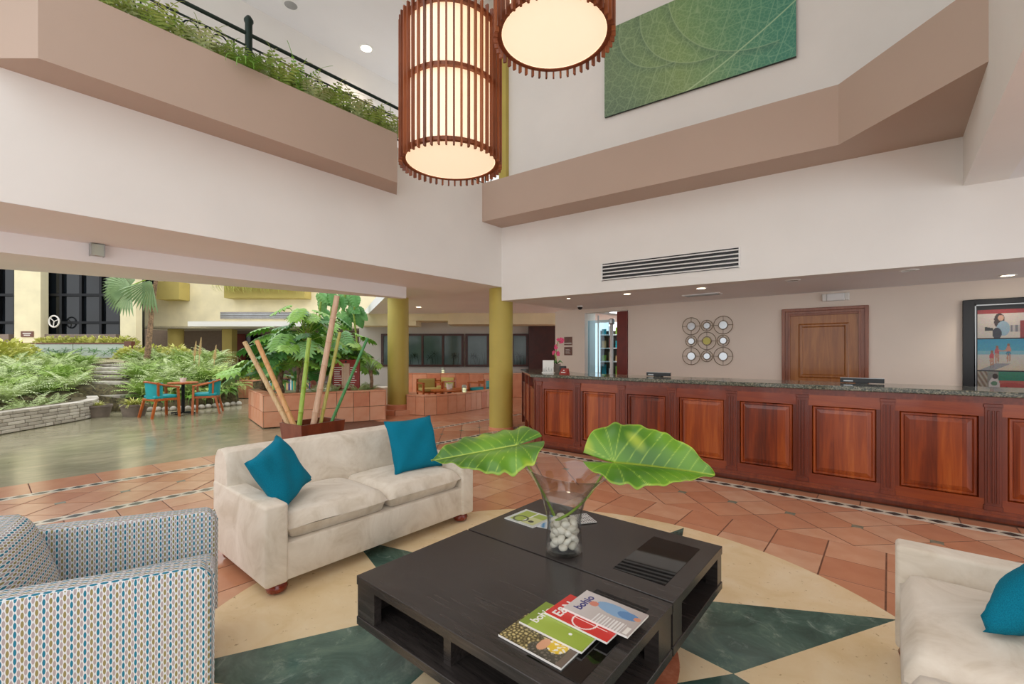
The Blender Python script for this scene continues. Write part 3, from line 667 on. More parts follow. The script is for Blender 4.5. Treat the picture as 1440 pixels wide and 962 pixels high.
# vent, picture and lights on / under the upper walls
rzf = R(5.29)
def onf(x, z, off=0): return (x + .0922 * off, fas(x) - off * .9957, z)
vx0, vx1 = -3.386, -1.49
t = thing('air_grille', 'long white air grille with black slots on the wall above the desk', 'vent', onf((vx0 + vx1) / 2, 2.645), rzf)
Lh = (vx1 - vx0) / 2 / .9957
MB().box(-Lh, Lh, -.006, -.001, -.13, .13).build('backing', 'black_plastic', t)
for k in range(5): z = -.108 + k * .054; MB().box(-Lh, Lh, -.03, -.004, -.008, .008).build('slat', 'white_gloss', t, (0, 0, z), (R(18), 0, 0))
for s in (-1, 1): MB().box(s * Lh - .008, s * Lh + .008, -.03, 0, -.135, .135).build('end_cap', 'white_gloss', t)
# leaf canvas
PW, PH = 2.47, 1.32
_jit = {}
def cells(x, y, s, seed):
    "distance to the edge between jittered cells of size s"
    gx, gy = x / s, y / s; ix, iy = math.floor(gx), math.floor(gy); d1 = d2 = 9.
    for i in (-1, 0, 1):
        for j in (-1, 0, 1):
            k = (ix + i, iy + j, seed)
            if k not in _jit: q = random.Random(k[0] * 7349 + k[1] * 911 + seed); _jit[k] = (q.random(), q.random())
            d = math.hypot(ix + i + _jit[k][0] - gx, iy + j + _jit[k][1] - gy)
            if d < d1: d1, d2 = d, d1
            elif d < d2: d2 = d
    return d2 - d1
def leafcol(a, b):
    x, y = a * PW, b * PH
    g = mixc((126, 152, 116), (132, 172, 112), a * 2.2); g = mixc(g, (58, 150, 132), (a - .42) * 1.5); g = mixc(g, (186, 200, 110), max(0, .3 - abs(a - .46)) * 1.6 * max(0, 1 - b * .9)); g = mixc(g, (84, 112, 92), (.38 - b) * 1.4 * max(0, 1 - a * 1.6))
    v = 0
    # three overlapping blades, each with an outline and arching side veins
    for n_, (cx, cy, r_) in enumerate(((.95, 1.15, .72), (1.5, 1.25, .95), (2.2, 1.45, 1.25))):
        d = math.hypot(x - cx, (y - cy) * 1.05)
        if x < cx + .1:
            v = max(v, .9 - abs(d - r_) / .012)
            if r_ < d < r_ + .12: g = mixc(g, (70, 104, 88), .35 * (1 - (d - r_) / .12))
    mid = .02 + (x - 1.25) * .42 + (x - 1.25) ** 2 * .1
    if x > 1.15: v = max(v, 1.3 - abs(y - mid) / .014)
    for k in range(8):
        t0 = .35 + k * .27; yy = (x - t0) * 2.4 + (x - t0) ** 2 * 1.6
        if x > t0 - .02: v = max(v, .75 - abs(y - yy) / .035)
        t1 = .9 + k * .3; yy = 1.3 - (x - t1) * 1.1 + (x - t1) ** 2 * .6
        if x > t1 and yy > mid: v = max(v, .4 - abs(y - yy) / .03)
    e1 = cells(x + .03 * math.sin(y * 9), y, .045, 1); e2 = cells(x, y + .05 * math.sin(x * 6), .15, 2)
    v = max(v, .42 * max(0, 1 - e1 / .22), .6 * max(0, 1 - e2 / .10))
    g = tuple(q * .9 for q in g); return mixc(g, (200, 222, 176), v * .72)
t = thing('leaf_canvas', 'wide canvas print of green and teal leaf veins on the upper wall', 'canvas print', onf(-3.33, 5.0, .012), rzf)
MB().box(0, PW, -.035, -.002, 0, PH).build('canvas', 'dark_green_iron', t)
q, cols = panel(PW, PH, 340, 180, leafcol, (0, -.037, 0)); q.build('leaf_print', 'leaf_print', t, cols=cols)

# recessed downlights
def downlight(x, y, z, label, r=.055, on=True, power=9, group=None):
    t = thing('recessed_downlight', label, 'downlight', (x, y, z), 0, group)
    MB().lathe([(r * 1.35, 0), (r * 1.35, -.006), (r, -.008), (r, -.002)], 24, caps=False).build('trim_ring', 'white_gloss', t, smooth='auto')
    MB().lathe([(r, -.004), (r * .2, -.003)], 24).build('lens', 'downlight_glow' if on else 'steel', t)
    if on:
        l = bpy.data.lights.new('downlight_beam', 'SPOT'); l.energy = power; l.color = (1, .87, .7); l.spot_size = R(115); l.spot_blend = .8; l.shadow_soft_size = .05
        o = bpy.data.objects.new('downlight_beam', l); COL.objects.link(o); o.parent = t; o.location = (0, 0, -.03)
ZD = 2.34
def fl_(u, v, z):
    D = 630 * (z - CAM_H) / (497 - v); p = at(u, v, D); return p.x, p.y
for u, v, r, pw in ((882, 413, .055, 40), (986, 405, .06, 40), (1115, 394.3, .065, 0), (1278, 380, .065, 0), (1417, 387, .06, 16), (799.5, 419.4, .03, 12)):
    x, y = fl_(u, v, ZD); downlight(x, y, ZD, 'lit round recessed downlight in the low ceiling over the reception desk' if pw else 'unlit recessed downlight in the low ceiling over the reception desk', r, bool(pw), pw, 'lit downlights over the desk' if pw else 'unlit downlights over the desk')
x, y = fl_(987, 414, ZD); t = thing('ceiling_diffuser', 'square grey air diffuser in the low ceiling over the desk', 'vent', (x, y, ZD))
MB().box(-.28, .28, -.1, .1, -.012, 0).build('frame', 'white_gloss', t)
for k in range(5): MB().box(-.25, .25, -.08 + k * .036, -.065 + k * .036, -.018, -.012).build('slat', 'steel', t)
x, y = fl_(815.7, 430, ZD); t = thing('dome_camera', 'small black dome camera under the low ceiling', 'security camera', (x, y, ZD)); MB().lathe([(.06, 0), (.06, -.025), (.055, -.03)], 20).build('mount', 'white_gloss', t); MB().lathe([(.048, -.03), (.046, -.05), (.03, -.072), (.008, -.08)], 20).build('dome', 'black_plastic', t, smooth=True)
for u, v, on in ((515, 68, 1), (409, 7, 0)):
    D = 630 * 5.2 / (497 - v); p = at(u, v, D); downlight(p.x, p.y, 6.6, 'recessed downlight with a warm glow in the upper balcony ceiling' if on else 'unlit recessed downlight in the upper balcony ceiling', .09, on, 30)
for u, v in ((588.6, 431.6),):
    D = 630 * 1.3 / (497 - v); p = at(u, v, D); downlight(p.x, p.y, 2.70, 'round recessed downlight in the passage ceiling beside the olive column', .07, True, 40)
# lantern box under the wedge beam
t = thing('ceiling_lantern', 'small frosted box lantern fixed to the face of the white beam', 'wall lamp', (-6.6, .812, 2.455))
MB().box(0, .09, -.055, .055, 0, .12).build('diffuser', 'frosted_glass', t); MB().box(-.004, .1, -.06, -.05, -.005, .125).build('frame_bar', 'steel', t); MB().box(-.004, .1, .05, .06, -.005, .125).build('frame_bar', 'steel', t); MB().box(.03, .06, -.02, .02, .0, .11).build('bulb', 'bamboo_pale', t)
# ================================================================ LOUNGE FURNITURE
def sofa(label, mat, x0, y0, y1, face, cushions=2):
    "face +1: seat looks along +X. local x runs from back (0) to front (depth)"
    Dp = .88; t = thing('sofa', label, 'sofa', (x0, y0, 0)); L = y1 - y0
    s = face
    def bx(a, b, c, d, e, f): x_a, x_b = sorted((a * s, b * s)); return MB().box(x_a, x_b, c, d, e, f)
    aw = .13
    bx(.1, Dp - .015, aw - .01, L - aw + .01, .07, .29).build('base_frame', mat, t, bevel=.012, smooth='auto')
    for c, d in ((0, aw), (L - aw, L)): bx(.0, Dp, c, d, .065, .53).build('arm', mat, t, bevel=.018, seg=3, smooth='auto')
    # back: rolled top, tapering
    prof = [(0, .065), (.0, .62), (.015, .70), (.06, .75), (.13, .765), (.2, .74), (.235, .68), (.27, .45), (.28, .28), (.2, .065)]
    n = len(prof); vs = []; e = .012
    ys = [.008, .018, .038] ; ys = ys + [L - q for q in reversed(ys)]; ins = [.03, .01, 0, 0, .01, .03]
    for y, i_ in zip(ys, ins):
        for px, pz in prof: cx, cz = .13, .4; vs.append(((cx + (px - cx) * (1 - i_ * 1.2)) * s, y, cz + (pz - cz) * (1 - i_)))
    fs = [(i * n + k, i * n + (k + 1) % n, (i + 1) * n + (k + 1) % n, (i + 1) * n + k) for i in range(5) for k in range(n)] + [tuple(range(n - 1, -1, -1)), tuple(5 * n + k for k in range(n))]
    if s > 0: fs = [f[::-1] for f in fs]
    MB().add(vs, fs).build('backrest', mat, t, smooth='auto')
    cl = (L - 2 * aw) / cushions; ns = 18
    for k in range(cushions):
        ca = (Dp - .03 - .22); m = MB(); vs = []; fs = []
        # soft block: rounded in section, domed on top
        for side in (1, 0):
            for i in range(ns + 1):
                for j in range(ns + 1):
                    a = -1 + 2 * i / ns; b = -1 + 2 * j / ns
                    ed = (max(0, (1 - abs(a) ** 14) * (1 - abs(b) ** 14))) ** .5
                    z = (.075 * ed + .028 * (1 - a * a) * (1 - b * b) + .004 * math.sin(5 * a + k) * math.sin(4 * b)) if side else -.075 * ed
                    vs.append((a * ca / 2 * s, b * (cl / 2 - .002), z))
        q = (ns + 1) ** 2
        for i in range(ns):
            for j in range(ns):
                a, b, c, d = i * (ns + 1) + j, (i + 1) * (ns + 1) + j, (i + 1) * (ns + 1) + j + 1, i * (ns + 1) + j + 1
                fs.append((a, b, c, d) if s > 0 else (d, c, b, a)); fs.append((q + d, q + c, q + b, q + a) if s > 0 else (q + a, q + b, q + c, q + d))
        me = m.add(vs, fs).mesh('seat_cushion', mat, smooth=True); weld(me, 1e-4); 
        for p in me.polygons: p.use_smooth = True
        obj('seat_cushion', me, t, ((.235 + ca / 2) * s, aw + cl * (k + .5), .365))
    fm = MB().lathe([(.03, 0), (.055, .012), (.062, .035), (.05, .06), (.035, .07)], 20).mesh('foot', 'foot_wood', smooth=True)
    for fx in (.1, Dp - .07):
        for fy in (.09, L - .09): obj('bun_foot', fm, t, (fx * s, fy, .0025))
    return t
sofa('cream suede sofa with two teal cushions between the armchair and the bamboo poles', 'suede', -3.56, 1.03, 2.68, 1)
sofa('pale cream sofa facing the dark coffee table from the desk side', 'suede', .9, .95, 2.80, -1)
def pillow(label, loc, rot, s=.44, th=.14):
    me = weld(cushion(s, s, th, 16, .42).mesh('cushion', 'teal_cloth', smooth=True))
    for p in me.polygons: p.use_smooth = True
    # piped seam drawn out at the corners
    for v in me.vertices:
        a, b = v.co.x / (s / 2), v.co.y / (s / 2)
        if abs(a) > .8 and abs(b) > .8: v.co.x *= 1.03; v.co.y *= 1.03
        v.co.z += .01 * math.sin(6 * a + 2) * math.sin(5 * b)
    o = obj('throw_pillow', me, None, loc, rot); return tag(o, label, 'cushion', 'teal throw cushions')
def orient(xa, ya, za): return Matrix((xa, ya, za)).transposed().to_euler()
def upright(normal, lean_up):
    n = Vector(normal).normalized(); u = Vector(lean_up); u = (u - n * u.dot(n)).normalized(); x = u.cross(n).normalized(); return orient(x, u, n)
pillow('square teal cushion leaning on the sofa back, away from the armchair', (-2.985, 2.29, .655), upright((.93, -.1, .34), (0, -.02, 1)), .43)
pillow('teal cushion standing on one side in the sofa corner by the armchair', (-2.975, 1.235, .64), upright((.742, .493, .446), (-.196, -.474, .857)), .38, .13)
pillow('teal cushion on the pale sofa facing the dark coffee table', (.42, 2.31, .645), upright((-.78, .30, .50), (.5, -.1, .9)), .42)

# ---- armchair in dotted fabric; local x = its facing direction
ch = thing('armchair', 'armchair in pale fabric woven with teal and olive dots', 'armchair', (-2.37, .395, 0), R(72.5))
def soft(m, name, r_=.03, par=ch, seg=4): return m.build(name, 'dot_fabric', par, bevel=r_, seg=seg, smooth='auto', uv=True)
def arm(side):
    # panel arm: gently sloping top, rolled over, slim front
    y0, y1 = (.29, .39) if side > 0 else (-.39, -.29)
    pts = [(-.62, .10), (.26, .10), (.285, .13), (.285, .575), (.27, .605), (.245, .62), (-.62, .665)]
    m = MB(); n = len(pts); vs = [(x, y0, z) for x, z in pts] + [(x, y1, z) for x, z in pts]
    m.add(vs, [tuple(range(n)), tuple(range(2 * n - 1, n - 1, -1))] + [(i, i + n, (i + 1) % n + n, (i + 1) % n) for i in range(n)])
    bm_m = m.mesh('arm', 'dot_fabric', bevel=.028, seg=4, smooth='auto', uv=True); obj('arm', bm_m, ch)
arm(1); arm(-1)
soft(MB().box(-.45, .27, -.288, .288, .10, .27), 'seat_base', .02)
soft(MB().box(-.42, .29, -.288, .288, .275, .43), 'seat_cushion', .05)
soft(MB().box(-.68, -.50, -.36, .36, .10, .80), 'backrest', .06)
cu = MB(); ns = 16
cs = cushion(.54, .42, .26, 18, .38); me = weld(cs.mesh('back_cushion', 'dot_fabric')); box_uv(me)
for p in me.polygons: p.use_smooth = True
obj('back_cushion', me, ch, (-.39, 0, .55), upright((1, 0, .3), (0, 0, 1)))
for s in (-1, 1): MB().tube([(.286, s * .34, .11), (.288, s * .34, .56), (.274, s * .34, .61)], .006, 6).build('piping', 'dot_fabric', ch, uv=True)
fm = MB().lathe([(.022, 0), (.028, .10)], 12).mesh('leg', 'foot_wood', smooth='auto')
for lx in (-.55, .22):
    for ly in (-.33, .33): obj('leg', fm, ch, (lx, ly, .001))

# ---- coffee table: two hollow modules on a recessed plinth
TX0, TX1, TYm = -1.80, -.65, 1.75
ct = thing('coffee_table', 'low square coffee table of dark stained wood with open cubbies', 'coffee table', (0, 0, 0))
ZT, ZB = .42, .205
def module(y0, y1, name):
    MB().box(TX0, TX1, y0, y1, ZT - .04, ZT).build('top_board', 'table_wood', ct, bevel=.002, seg=1); MB().box(TX0, TX1, y0, y1, ZB, ZB + .036).build('bottom_board', 'table_wood', ct, bevel=.002, seg=1)
module(1.07, 1.745, 0); module(1.755, 2.43, 0)
def wall(x0, x1, y0, y1, nm='divider'): MB().box(x0, x1, y0, y1, ZB + .036, ZT - .04).build(nm, 'table_wood', ct)
wall(TX0 + .002, TX0 + .13, 1.075, 1.11, 'corner_post'); wall(TX0 + .002, TX0 + .04, 1.11, 2.42, 'side_board')
wall(-.73, TX1 - .004, 1.075, 1.16, 'corner_post'); wall(-.71, TX1 - .004, 1.62, 1.74, 'corner_post'); wall(-.71, TX1 - .004, 1.76, 1.86, 'corner_post'); wall(-.71, TX1 - .004, 2.36, 2.425, 'corner_post')
wall(-1.28, -1.24, 1.12, 2.40, 'divider'); wall(TX0 + .04, -.7, 2.39, 2.425, 'side_board'); wall(-1.24, -.72, 1.72, 1.74, 'divider')
MB().box(-1.62, -.86, 1.35, 2.15, .0045, ZB).build('plinth', 'rubber_black', ct)
def inset(x0, x1, y0, y1): return MB().box(x0, x1, y0, y1, ZT - .001, ZT + .0015)
t_gl = NT('black_glass'); t_gl.col((12, 11, 11)); t_gl.set(.03)
inset(-.965, -.725, 1.86, 2.32).build('glass_inset', 'black_glass', ct); inset(-.90, -.70, 1.14, 1.40).build('glass_inset', 'black_glass', ct)
for k in range(3): MB().box(-.93, -.705, 1.592 + k * .022, 1.606 + k * .022, ZT - .001, ZT + .0012).build('vent_slot', 'rubber_black', ct)

# ---- magazines; local x along the width (title runs along +y of the cover), cover up
def magazine(label, loc, rz, fn, title, tcol, tsize, toff, w=.165, h=.26, th=.006, group=None):
    t = thing('magazine', label, 'magazine', loc, rz, group)
    MB().box(0, w, 0, h, 0, th).build('pages', 'tag_white', t)
    q, cols = panel(w, h, 66, 100, fn, (0, 0, th + .0006), (1, 0, 0), (0, 1, 0)); q.build('cover', 'print_gloss', t, cols=cols)
    MB().box(-.001, .0005, 0, h, 0, th + .0005).build('spine', 'print_white', t)
    if title:
        o = obj('title', text_mesh(title, tsize, tcol, True), t, (toff[0], toff[1], th + .0009))
    return t
def cov_food(a, b):
    c = mixc((70, 66, 56), (120, 112, 92), a)
    n = math.sin(a * 37 + math.sin(b * 29) * 2) * math.sin(b * 41 + math.sin(a * 23) * 2)
    e = cells(a * .165, b * .26, .014, 5)
    if b > .5 + .08 * math.sin(a * 9): c = mixc((58, 50, 30), (206, 188, 128), e * 1.6)
    elif e > .5: c = mixc(c, (150, 140, 124), .5)
    if ell(a, b, .5, .25, .26, .14): c = (226, 190, 60) if n > -.2 else (240, 234, 214)
    if ell(a, b, .35, .42, .2, .07): c = (216, 160, 124)
    if b < .1: c = (110, 96, 84)
    return c
def cov_green(a, b):
    c = mixc((146, 168, 56), (172, 192, 88), b + .15 * math.sin(a * 7 + b * 4))
    if ell(a, b, .42, .865, .05, .03): c = (70, 74, 50)
    if b > .86: c = (128, 150, 56)
    if abs(a - (.62 + .06 * b)) < .008 and .12 < b < .55: c = (80, 100, 40)
    if ell(a, b, .33, .3, .04, .026): c = (244, 244, 236)
    return c
def cov_red(a, b):
    c = (206, 54, 48)
    d = math.hypot((a - .3) * .165, (b - .45) * .26)
    if abs(d - .045) < .003 or (abs(a - .3) < .012 and .1 < b < .62): c = (244, 226, 220)
    if .6 < a < .92 and .04 < b < .1 and int(a * 60) % 2: c = (240, 210, 200)
    return c
def cov_grey(a, b):
    c = mixc((176, 164, 158), (206, 198, 194), b)
    if ell(a - b * .12, b, .62, .4, .2, .3): c = (130, 164, 196)
    if ell(a, b, .66, .2, .14, .16): c = (92, 132, 176)
    if ell(a, b, .66, .07, .07, .05): c = (206, 140, 110)
    if ell(a, b, .6, .72, .1, .07): c = (206, 130, 110)
    if a < .36 and .12 < b < .55 and int(b * 44) % 2: c = (226, 222, 218)
    if .04 < a < .3 and .03 < b < .1: c = (226, 220, 212)
    return c
mg = 'magazines fanned on the coffee table'; RZ = R(90)
# covers are turned so that their heads lie towards the sofa with teal cushions
magazine('magazine with a yellow fruit dish cover, lowest of the fanned four', (-.775, 1.155, ZT + .0016), RZ, cov_food, None, None, 0, None, group=mg)
magazine('lime green golf magazine, second of the fanned four', (-.76, 1.25, ZT + .0095), RZ, cov_green, 'bohio', 'print_white', .046, (.03, .205), group=mg)
magazine('red magazine with a white circle, third of the fanned four', (-.715, 1.335, ZT + .0175), RZ - R(2), cov_red, 'E&N', 'print_white', .056, (.012, .20), group=mg)
magazine('grey magazine with a figure in blue, topmost of the fanned four', (-.67, 1.395, ZT + .0255), RZ - R(1), cov_grey, 'bohio', 'navy_ink', .046, (.03, .205), group=mg) if plain('navy_ink', (52, 52, 120), .4) else None
def cov_map(a, b):
    c = (206, 212, 206)
    if .1 < a < .9 and .1 < b < .92: c = (164, 184, 84) if (a < .5) == (b < .75) or b > .6 else (206, 212, 150)
    if abs(a - .5) < .02: c = (236, 236, 230)
    d = math.hypot(a - .35, b - .3)
    if abs(d - .2) < .03: c = (90, 100, 70)
    if ell(a, b, .7, .3, .08, .08): c = (60, 70, 50)
    return c
def cov_blue(a, b): return mixc((70, 140, 200), (220, 226, 226), abs(math.sin(a * 8 + b * 5)))
def cov_bw(a, b): return (70, 70, 72) if int(a * 14) % 2 and int(b * 22) % 3 else (216, 216, 212)
bg_ = 'brochures behind the glass vase'
magazine('folded green map brochure lying behind the glass vase', (-1.745, 2.0, ZT + .001), R(-2), cov_map, None, None, 0, None, .22, .2, .004, bg_)
magazine('blue leaflet lying behind the glass vase', (-1.53, 2.02, ZT + .001), R(12), cov_blue, None, None, 0, None, .12, .2, .003, bg_)
magazine('black and white leaflet behind the glass vase', (-1.47, 2.28, ZT + .0045), R(-34), cov_bw, None, None, 0, None, .14, .11, .003, bg_)

# ---- glass vase with pebbles, water and two leaves
VX, VY = -1.235, 1.865
vz0 = ZT
va = thing('glass_vase', 'flared clear glass vase half filled with water on the coffee table', 'vase', (VX, VY, vz0 + .0005))
prof_o = [(.084, 0), (.090, .006), (.092, .02), (.089, .05), (.085, .10), (.084, .15), (.091, .20), (.105, .25), (.126, .30), (.16, .35), (.20, .395), (.222, .415)]
prof_i = [(r_ - .004, z) for r_, z in prof_o[2:]]
prof = prof_o + prof_i[::-1]
n = 48; vs = []; fs = []
tilt = RT * .85 - FW * .3
for r_, z in prof:
    for k in range(n):
        a = 2 * math.pi * k / n; c, s = math.cos(a), math.sin(a); f_ = max(0, (z - .25) / .165) ** 1.2
        vs.append((r_ * c, r_ * s, z - f_ * .035 * (c * tilt.x + s * tilt.y)))
np_ = len(prof)
for i in range(np_ - 1):
    for k in range(n): fs.append((i * n + k, i * n + (k + 1) % n, (i + 1) * n + (k + 1) % n, (i + 1) * n + k))
fs.append(tuple(range(n - 1, -1, -1))); fs.append(tuple((np_ - 1) * n + k for k in range(n)))
MB().add(vs, fs).build('glass_body', 'clear_glass', va, smooth='auto')
wp = [(.0865, .0212), (.0845, .05), (.0805, .10), (.0795, .15), (.0865, .20), (.1005, .25), (.108, .265)]
MB().lathe(wp, 48).build('water', 'water_glass', va, smooth='auto')
rr = random.Random(11); pb = []
for v_ in range(5):
    m = MB(); bm = bmesh.new(); bmesh.ops.create_icosphere(bm, subdivisions=2, radius=1)
    sx, sy, sz = rr.uniform(.024, .032), rr.uniform(.019, .025), rr.uniform(.014, .019)
    for q in bm.verts: k_ = 1 + .12 * math.sin(q.co.x * 3 + v_) * math.cos(q.co.y * 2.5); q.co = Vector((q.co.x * sx, q.co.y * sy, q.co.z * sz)) * k_
    me = bpy.data.meshes.new('pebble'); bm.to_mesh(me); bm.free(); me.materials.append(MATS['pebble'])
    for p in me.polygons: p.use_smooth = True
    pb.append(me)
placed = []
for lay in range(6):
    for k in range(7):
        an = R(60 * k + 27 * lay + rr.uniform(-7, 7)); rad = .051 + rr.uniform(-.003, .002) if k < 6 else .0
        placed.append(Vector((rad * math.cos(an), rad * math.sin(an), .041 + .0215 * lay + rr.uniform(-.003, .003))))
for p in placed:
    tag(obj('pebble', pb[rr.randrange(5)], None, (VX + p.x, VY + p.y, vz0 + p.z), (rr.uniform(-.7, .7), rr.uniform(-.7, .7), rr.uniform(0, 6))), 'smooth pale pebble in the glass vase', 'pebble', 'pebbles in the glass vase')
def heart_leaf(L, Wd, seed, droop=.12, fold=.25):
    rr = random.Random(seed); m = MB(); cols = []; ni, nj = 120, 26
    def w(s): return Wd * math.sqrt(max(0, 1 - ((s - .14) / .46) ** 2)) if s < .14 else Wd * max(0, 1 - ((s - .14) / .86) ** 1.7) ** .85
    for side in (1, -1):
        base = len(m.v)
        for i in range(ni + 1):
            s = -.315 + 1.315 * i / ni
            out = w(s) * (1 + .025 * math.sin(s * 31 + seed) + .02 * math.sin(s * 47 + side)); inn = 0 if s >= 0 else min(out, (-s) ** 1.3 * .26 * L)
            for j in range(nj + 1):
                f = j / nj; tt = inn + (out - inn) * f; x = s * L
                z = -droop * L * max(0, s) ** 2.2 + fold * tt - 1.1 * tt * tt / Wd * .55 + .008 * math.sin(s * 26 + side) * f * f
                m.v.append(Vector((x, side * tt, z)))
                # side veins sweep forward from the midrib
                ph = (s - .34 * (tt / Wd)) * 8.0
                if ph < 0: ph = (math.atan2(tt, s * L) - R(52)) / R(27); vein = abs(ph - round(ph)) * math.hypot(tt, s * L) / L * 1.0
                else: vein = abs(ph - round(ph)) / 8.0 * 2
                c = mixc((62, 110, 18), (100, 148, 30), .5 + .5 * math.sin(s * 7 + tt * 15 + seed)); c = mixc(c, (186, 204, 84), .7 * max(0, 1 - vein / .016)); c = mixc(c, (200, 214, 96), max(0, 1 - tt / .006) if s >= 0 else 0)
                patch = math.sin(s * 6 + seed * 1.7) * math.sin(tt * 17 * side + seed + s * 5)
                if patch > .72: c = mixc(c, (196, 200, 60), (patch - .72) * 2.4)
                if f > .95: c = mixc(c, (190, 206, 80), .5)
                cols.append(c)
        for i in range(ni):
            for j in range(nj):
                a = base + i * (nj + 1) + j; q = (a, a + nj + 1, a + nj + 2, a + 1); m.f.append(q if side > 0 else q[::-1])
    return m, cols
def big_leaf(label, attach, tipdir, normal, L, Wd, seed, stem, **k):
    x = Vector(tipdir).normalized(); n_ = Vector(normal); n_ = (n_ - x * n_.dot(x)).normalized(); y = n_.cross(x)
    t = thing('cut_leaf', label, 'leaf', attach)
    m, cols = heart_leaf(L, Wd, seed, **k); o = m.build('leaf_blade', 'leaf_print', t, None, orient(x, y, n_), smooth=True, cols=cols)
    so = o.modifiers.new('thickness', 'SOLIDIFY'); so.thickness = .0016
    A = Vector(attach); pts = [Vector(p) - A for p in stem]
    # smooth the petiole
    for _ in range(3):
        q = [pts[0]]
        for a, b in zip(pts, pts[1:]): q += [a * .75 + b * .25, a * .25 + b * .75]
        pts = q + [pts[-1]]
    MB().tube(pts, [.0075 - .003 * (1 - i / len(pts)) for i in range(len(pts))], 8).build('petiole', 'stem_green', t, smooth=True)
    return t
V0 = Vector((VX, VY, 0))
def vp(r_, f_, z): p = V0 + RT * r_ + FW * f_; return (p.x, p.y, z)
A1 = at(863, 651, 2.20); A2 = at(727, 626, 2.20)
big_leaf('broad heart-shaped green leaf arching from the vase towards the desk', A1, RT * 1.0 + FW * -.16 + Vector((0, 0, -.05)), FW * -.60 + Vector((0, 0, .80)), .475, .195, 2, [A1, vp(.20, -.02, .83), vp(.12, -.03, .70), vp(.03, -.035, .62), vp(-.045, -.035, .582)], droop=.06, fold=1.02)
big_leaf('heart-shaped green leaf with yellow patches arching from the vase towards the sofa', A2, RT * -1.0 + FW * -.12 + Vector((0, 0, -.16)), FW * -.30 + Vector((0, 0, .95)), .42, .205, 5, [A2, vp(-.19, 0, .86), vp(-.15, 0, .79), vp(-.09, .02, .68), vp(-.062, .03, .62), vp(-.045, .035, .584)], droop=.0, fold=.5)

# ---- pendant lamps
def pendant(label, x, y, zb, ztop=7.6, dia=.9, h=1.2, n=46):
    t = thing('pendant_lamp', label, 'pendant lamp', (x, y, zb), 0, 'slatted drum pendants')
    r_ = dia / 2 - .02; sm = MB().box(-.014, .014, -.007, .007, 0, h).mesh('slat', 'lamp_wood')
    for k in range(n): a = 2 * math.pi * k / n; obj('slat', sm, t, (r_ * math.cos(a), r_ * math.sin(a), 0), a)
    for z in (.045, h / 2 + .03, h - .06): MB().lathe([(r_ - .045, z), (r_ - .012, z), (r_ - .012, z + .03), (r_ - .045, z + .03), (r_ - .045, z)], 64, caps=False).build('hoop', 'lamp_wood', t, smooth='auto')
    MB().lathe([(r_ - .05, .05), (r_ - .05, h - .04)], 64, caps=False).build('shade', 'lamp_shade', t, smooth=True)
    MB().lathe([(r_ - .046, .052), (r_ - .046, .058)], 64).build('diffuser', 'lamp_diffuser', t)
    MB().lathe([(r_ - .05, h - .05), (r_ - .05, h - .04)], 64).build('top_plate', 'lamp_diffuser', t)
    MB().tube([(0, 0, h - .04), (0, 0, ztop - zb)], .012, 8).build('hanging_rod', 'black_metal', t)
pendant('slatted wooden drum pendant glowing warm, hanging nearer the fern balcony', -2.92, 2.64, 3.02)
pendant('slatted wooden drum pendant hung higher, beside the leaf canvas', -1.89, 2.72, 3.69)

# ---- bamboo poles in a wooden box
bx_ = thing('planter_box', 'tapered dark wood box holding coloured bamboo poles behind the sofa', 'planter', (-5.47, 2.66, 0), R(8))
def taper(a, b, z0, z1, k): return [(-a * k, -b * k, z0), (a * k, -b * k, z0), (a * k, b * k, z0), (-a * k, b * k, z0), (-a, -b, z1), (a, -b, z1), (a, b, z1), (-a, b, z1)]
for q, (fa, fb) in enumerate((((0, 1, 5, 4), -1), ((1, 2, 6, 5), 1), ((2, 3, 7, 6), 1), ((3, 0, 4, 7), 1))):
    o_ = taper(.22, .30, 0, .56, .82); i_ = taper(.20, .28, .03, .56, .82); k = fa
    MB().add([o_[k[0]], o_[k[1]], o_[k[2]], o_[k[3]], i_[k[0]], i_[k[1]], i_[k[2]], i_[k[3]]], [(0, 1, 2, 3), (7, 6, 5, 4), (0, 4, 5, 1), (1, 5, 6, 2), (2, 6, 7, 3), (3, 7, 4, 0)]).build('side_board', 'box_wood', bx_)
MB().add(taper(.195, .275, .03, .46, .84), [(3, 2, 1, 0), (4, 5, 6, 7), (0, 1, 5, 4), (1, 2, 6, 5), (2, 3, 7, 6), (3, 0, 4, 7)]).build('soil', 'soil', bx_)
def pole(label, mat, b, t_, r_):
    b, t_ = Vector(b), Vector(t_); L = (t_ - b).length; n_ = max(3, int(L / .28)); pts = []; rad = []
    for k in range(n_):
        for f, q in ((.0, 1.0), (.02, 1.16), (.05, 1.0), (.95, .98)):
            pts.append(b.lerp(t_, (k + f) / n_)); rad.append(r_ * q * (1 - .12 * k / n_))
    pts.append(t_); rad.append(r_ * .88)
    return tag(MB().tube(pts, rad, 12).build('bamboo_pole', mat, None, smooth='auto'), label, 'bamboo pole', 'bamboo poles in the wooden box')
def rim(lx, ly): p = Matrix.Rotation(R(8), 3, 'Z') @ Vector((lx, ly, 0)); return Vector((-5.47 + p.x, 2.66 + p.y, .56))
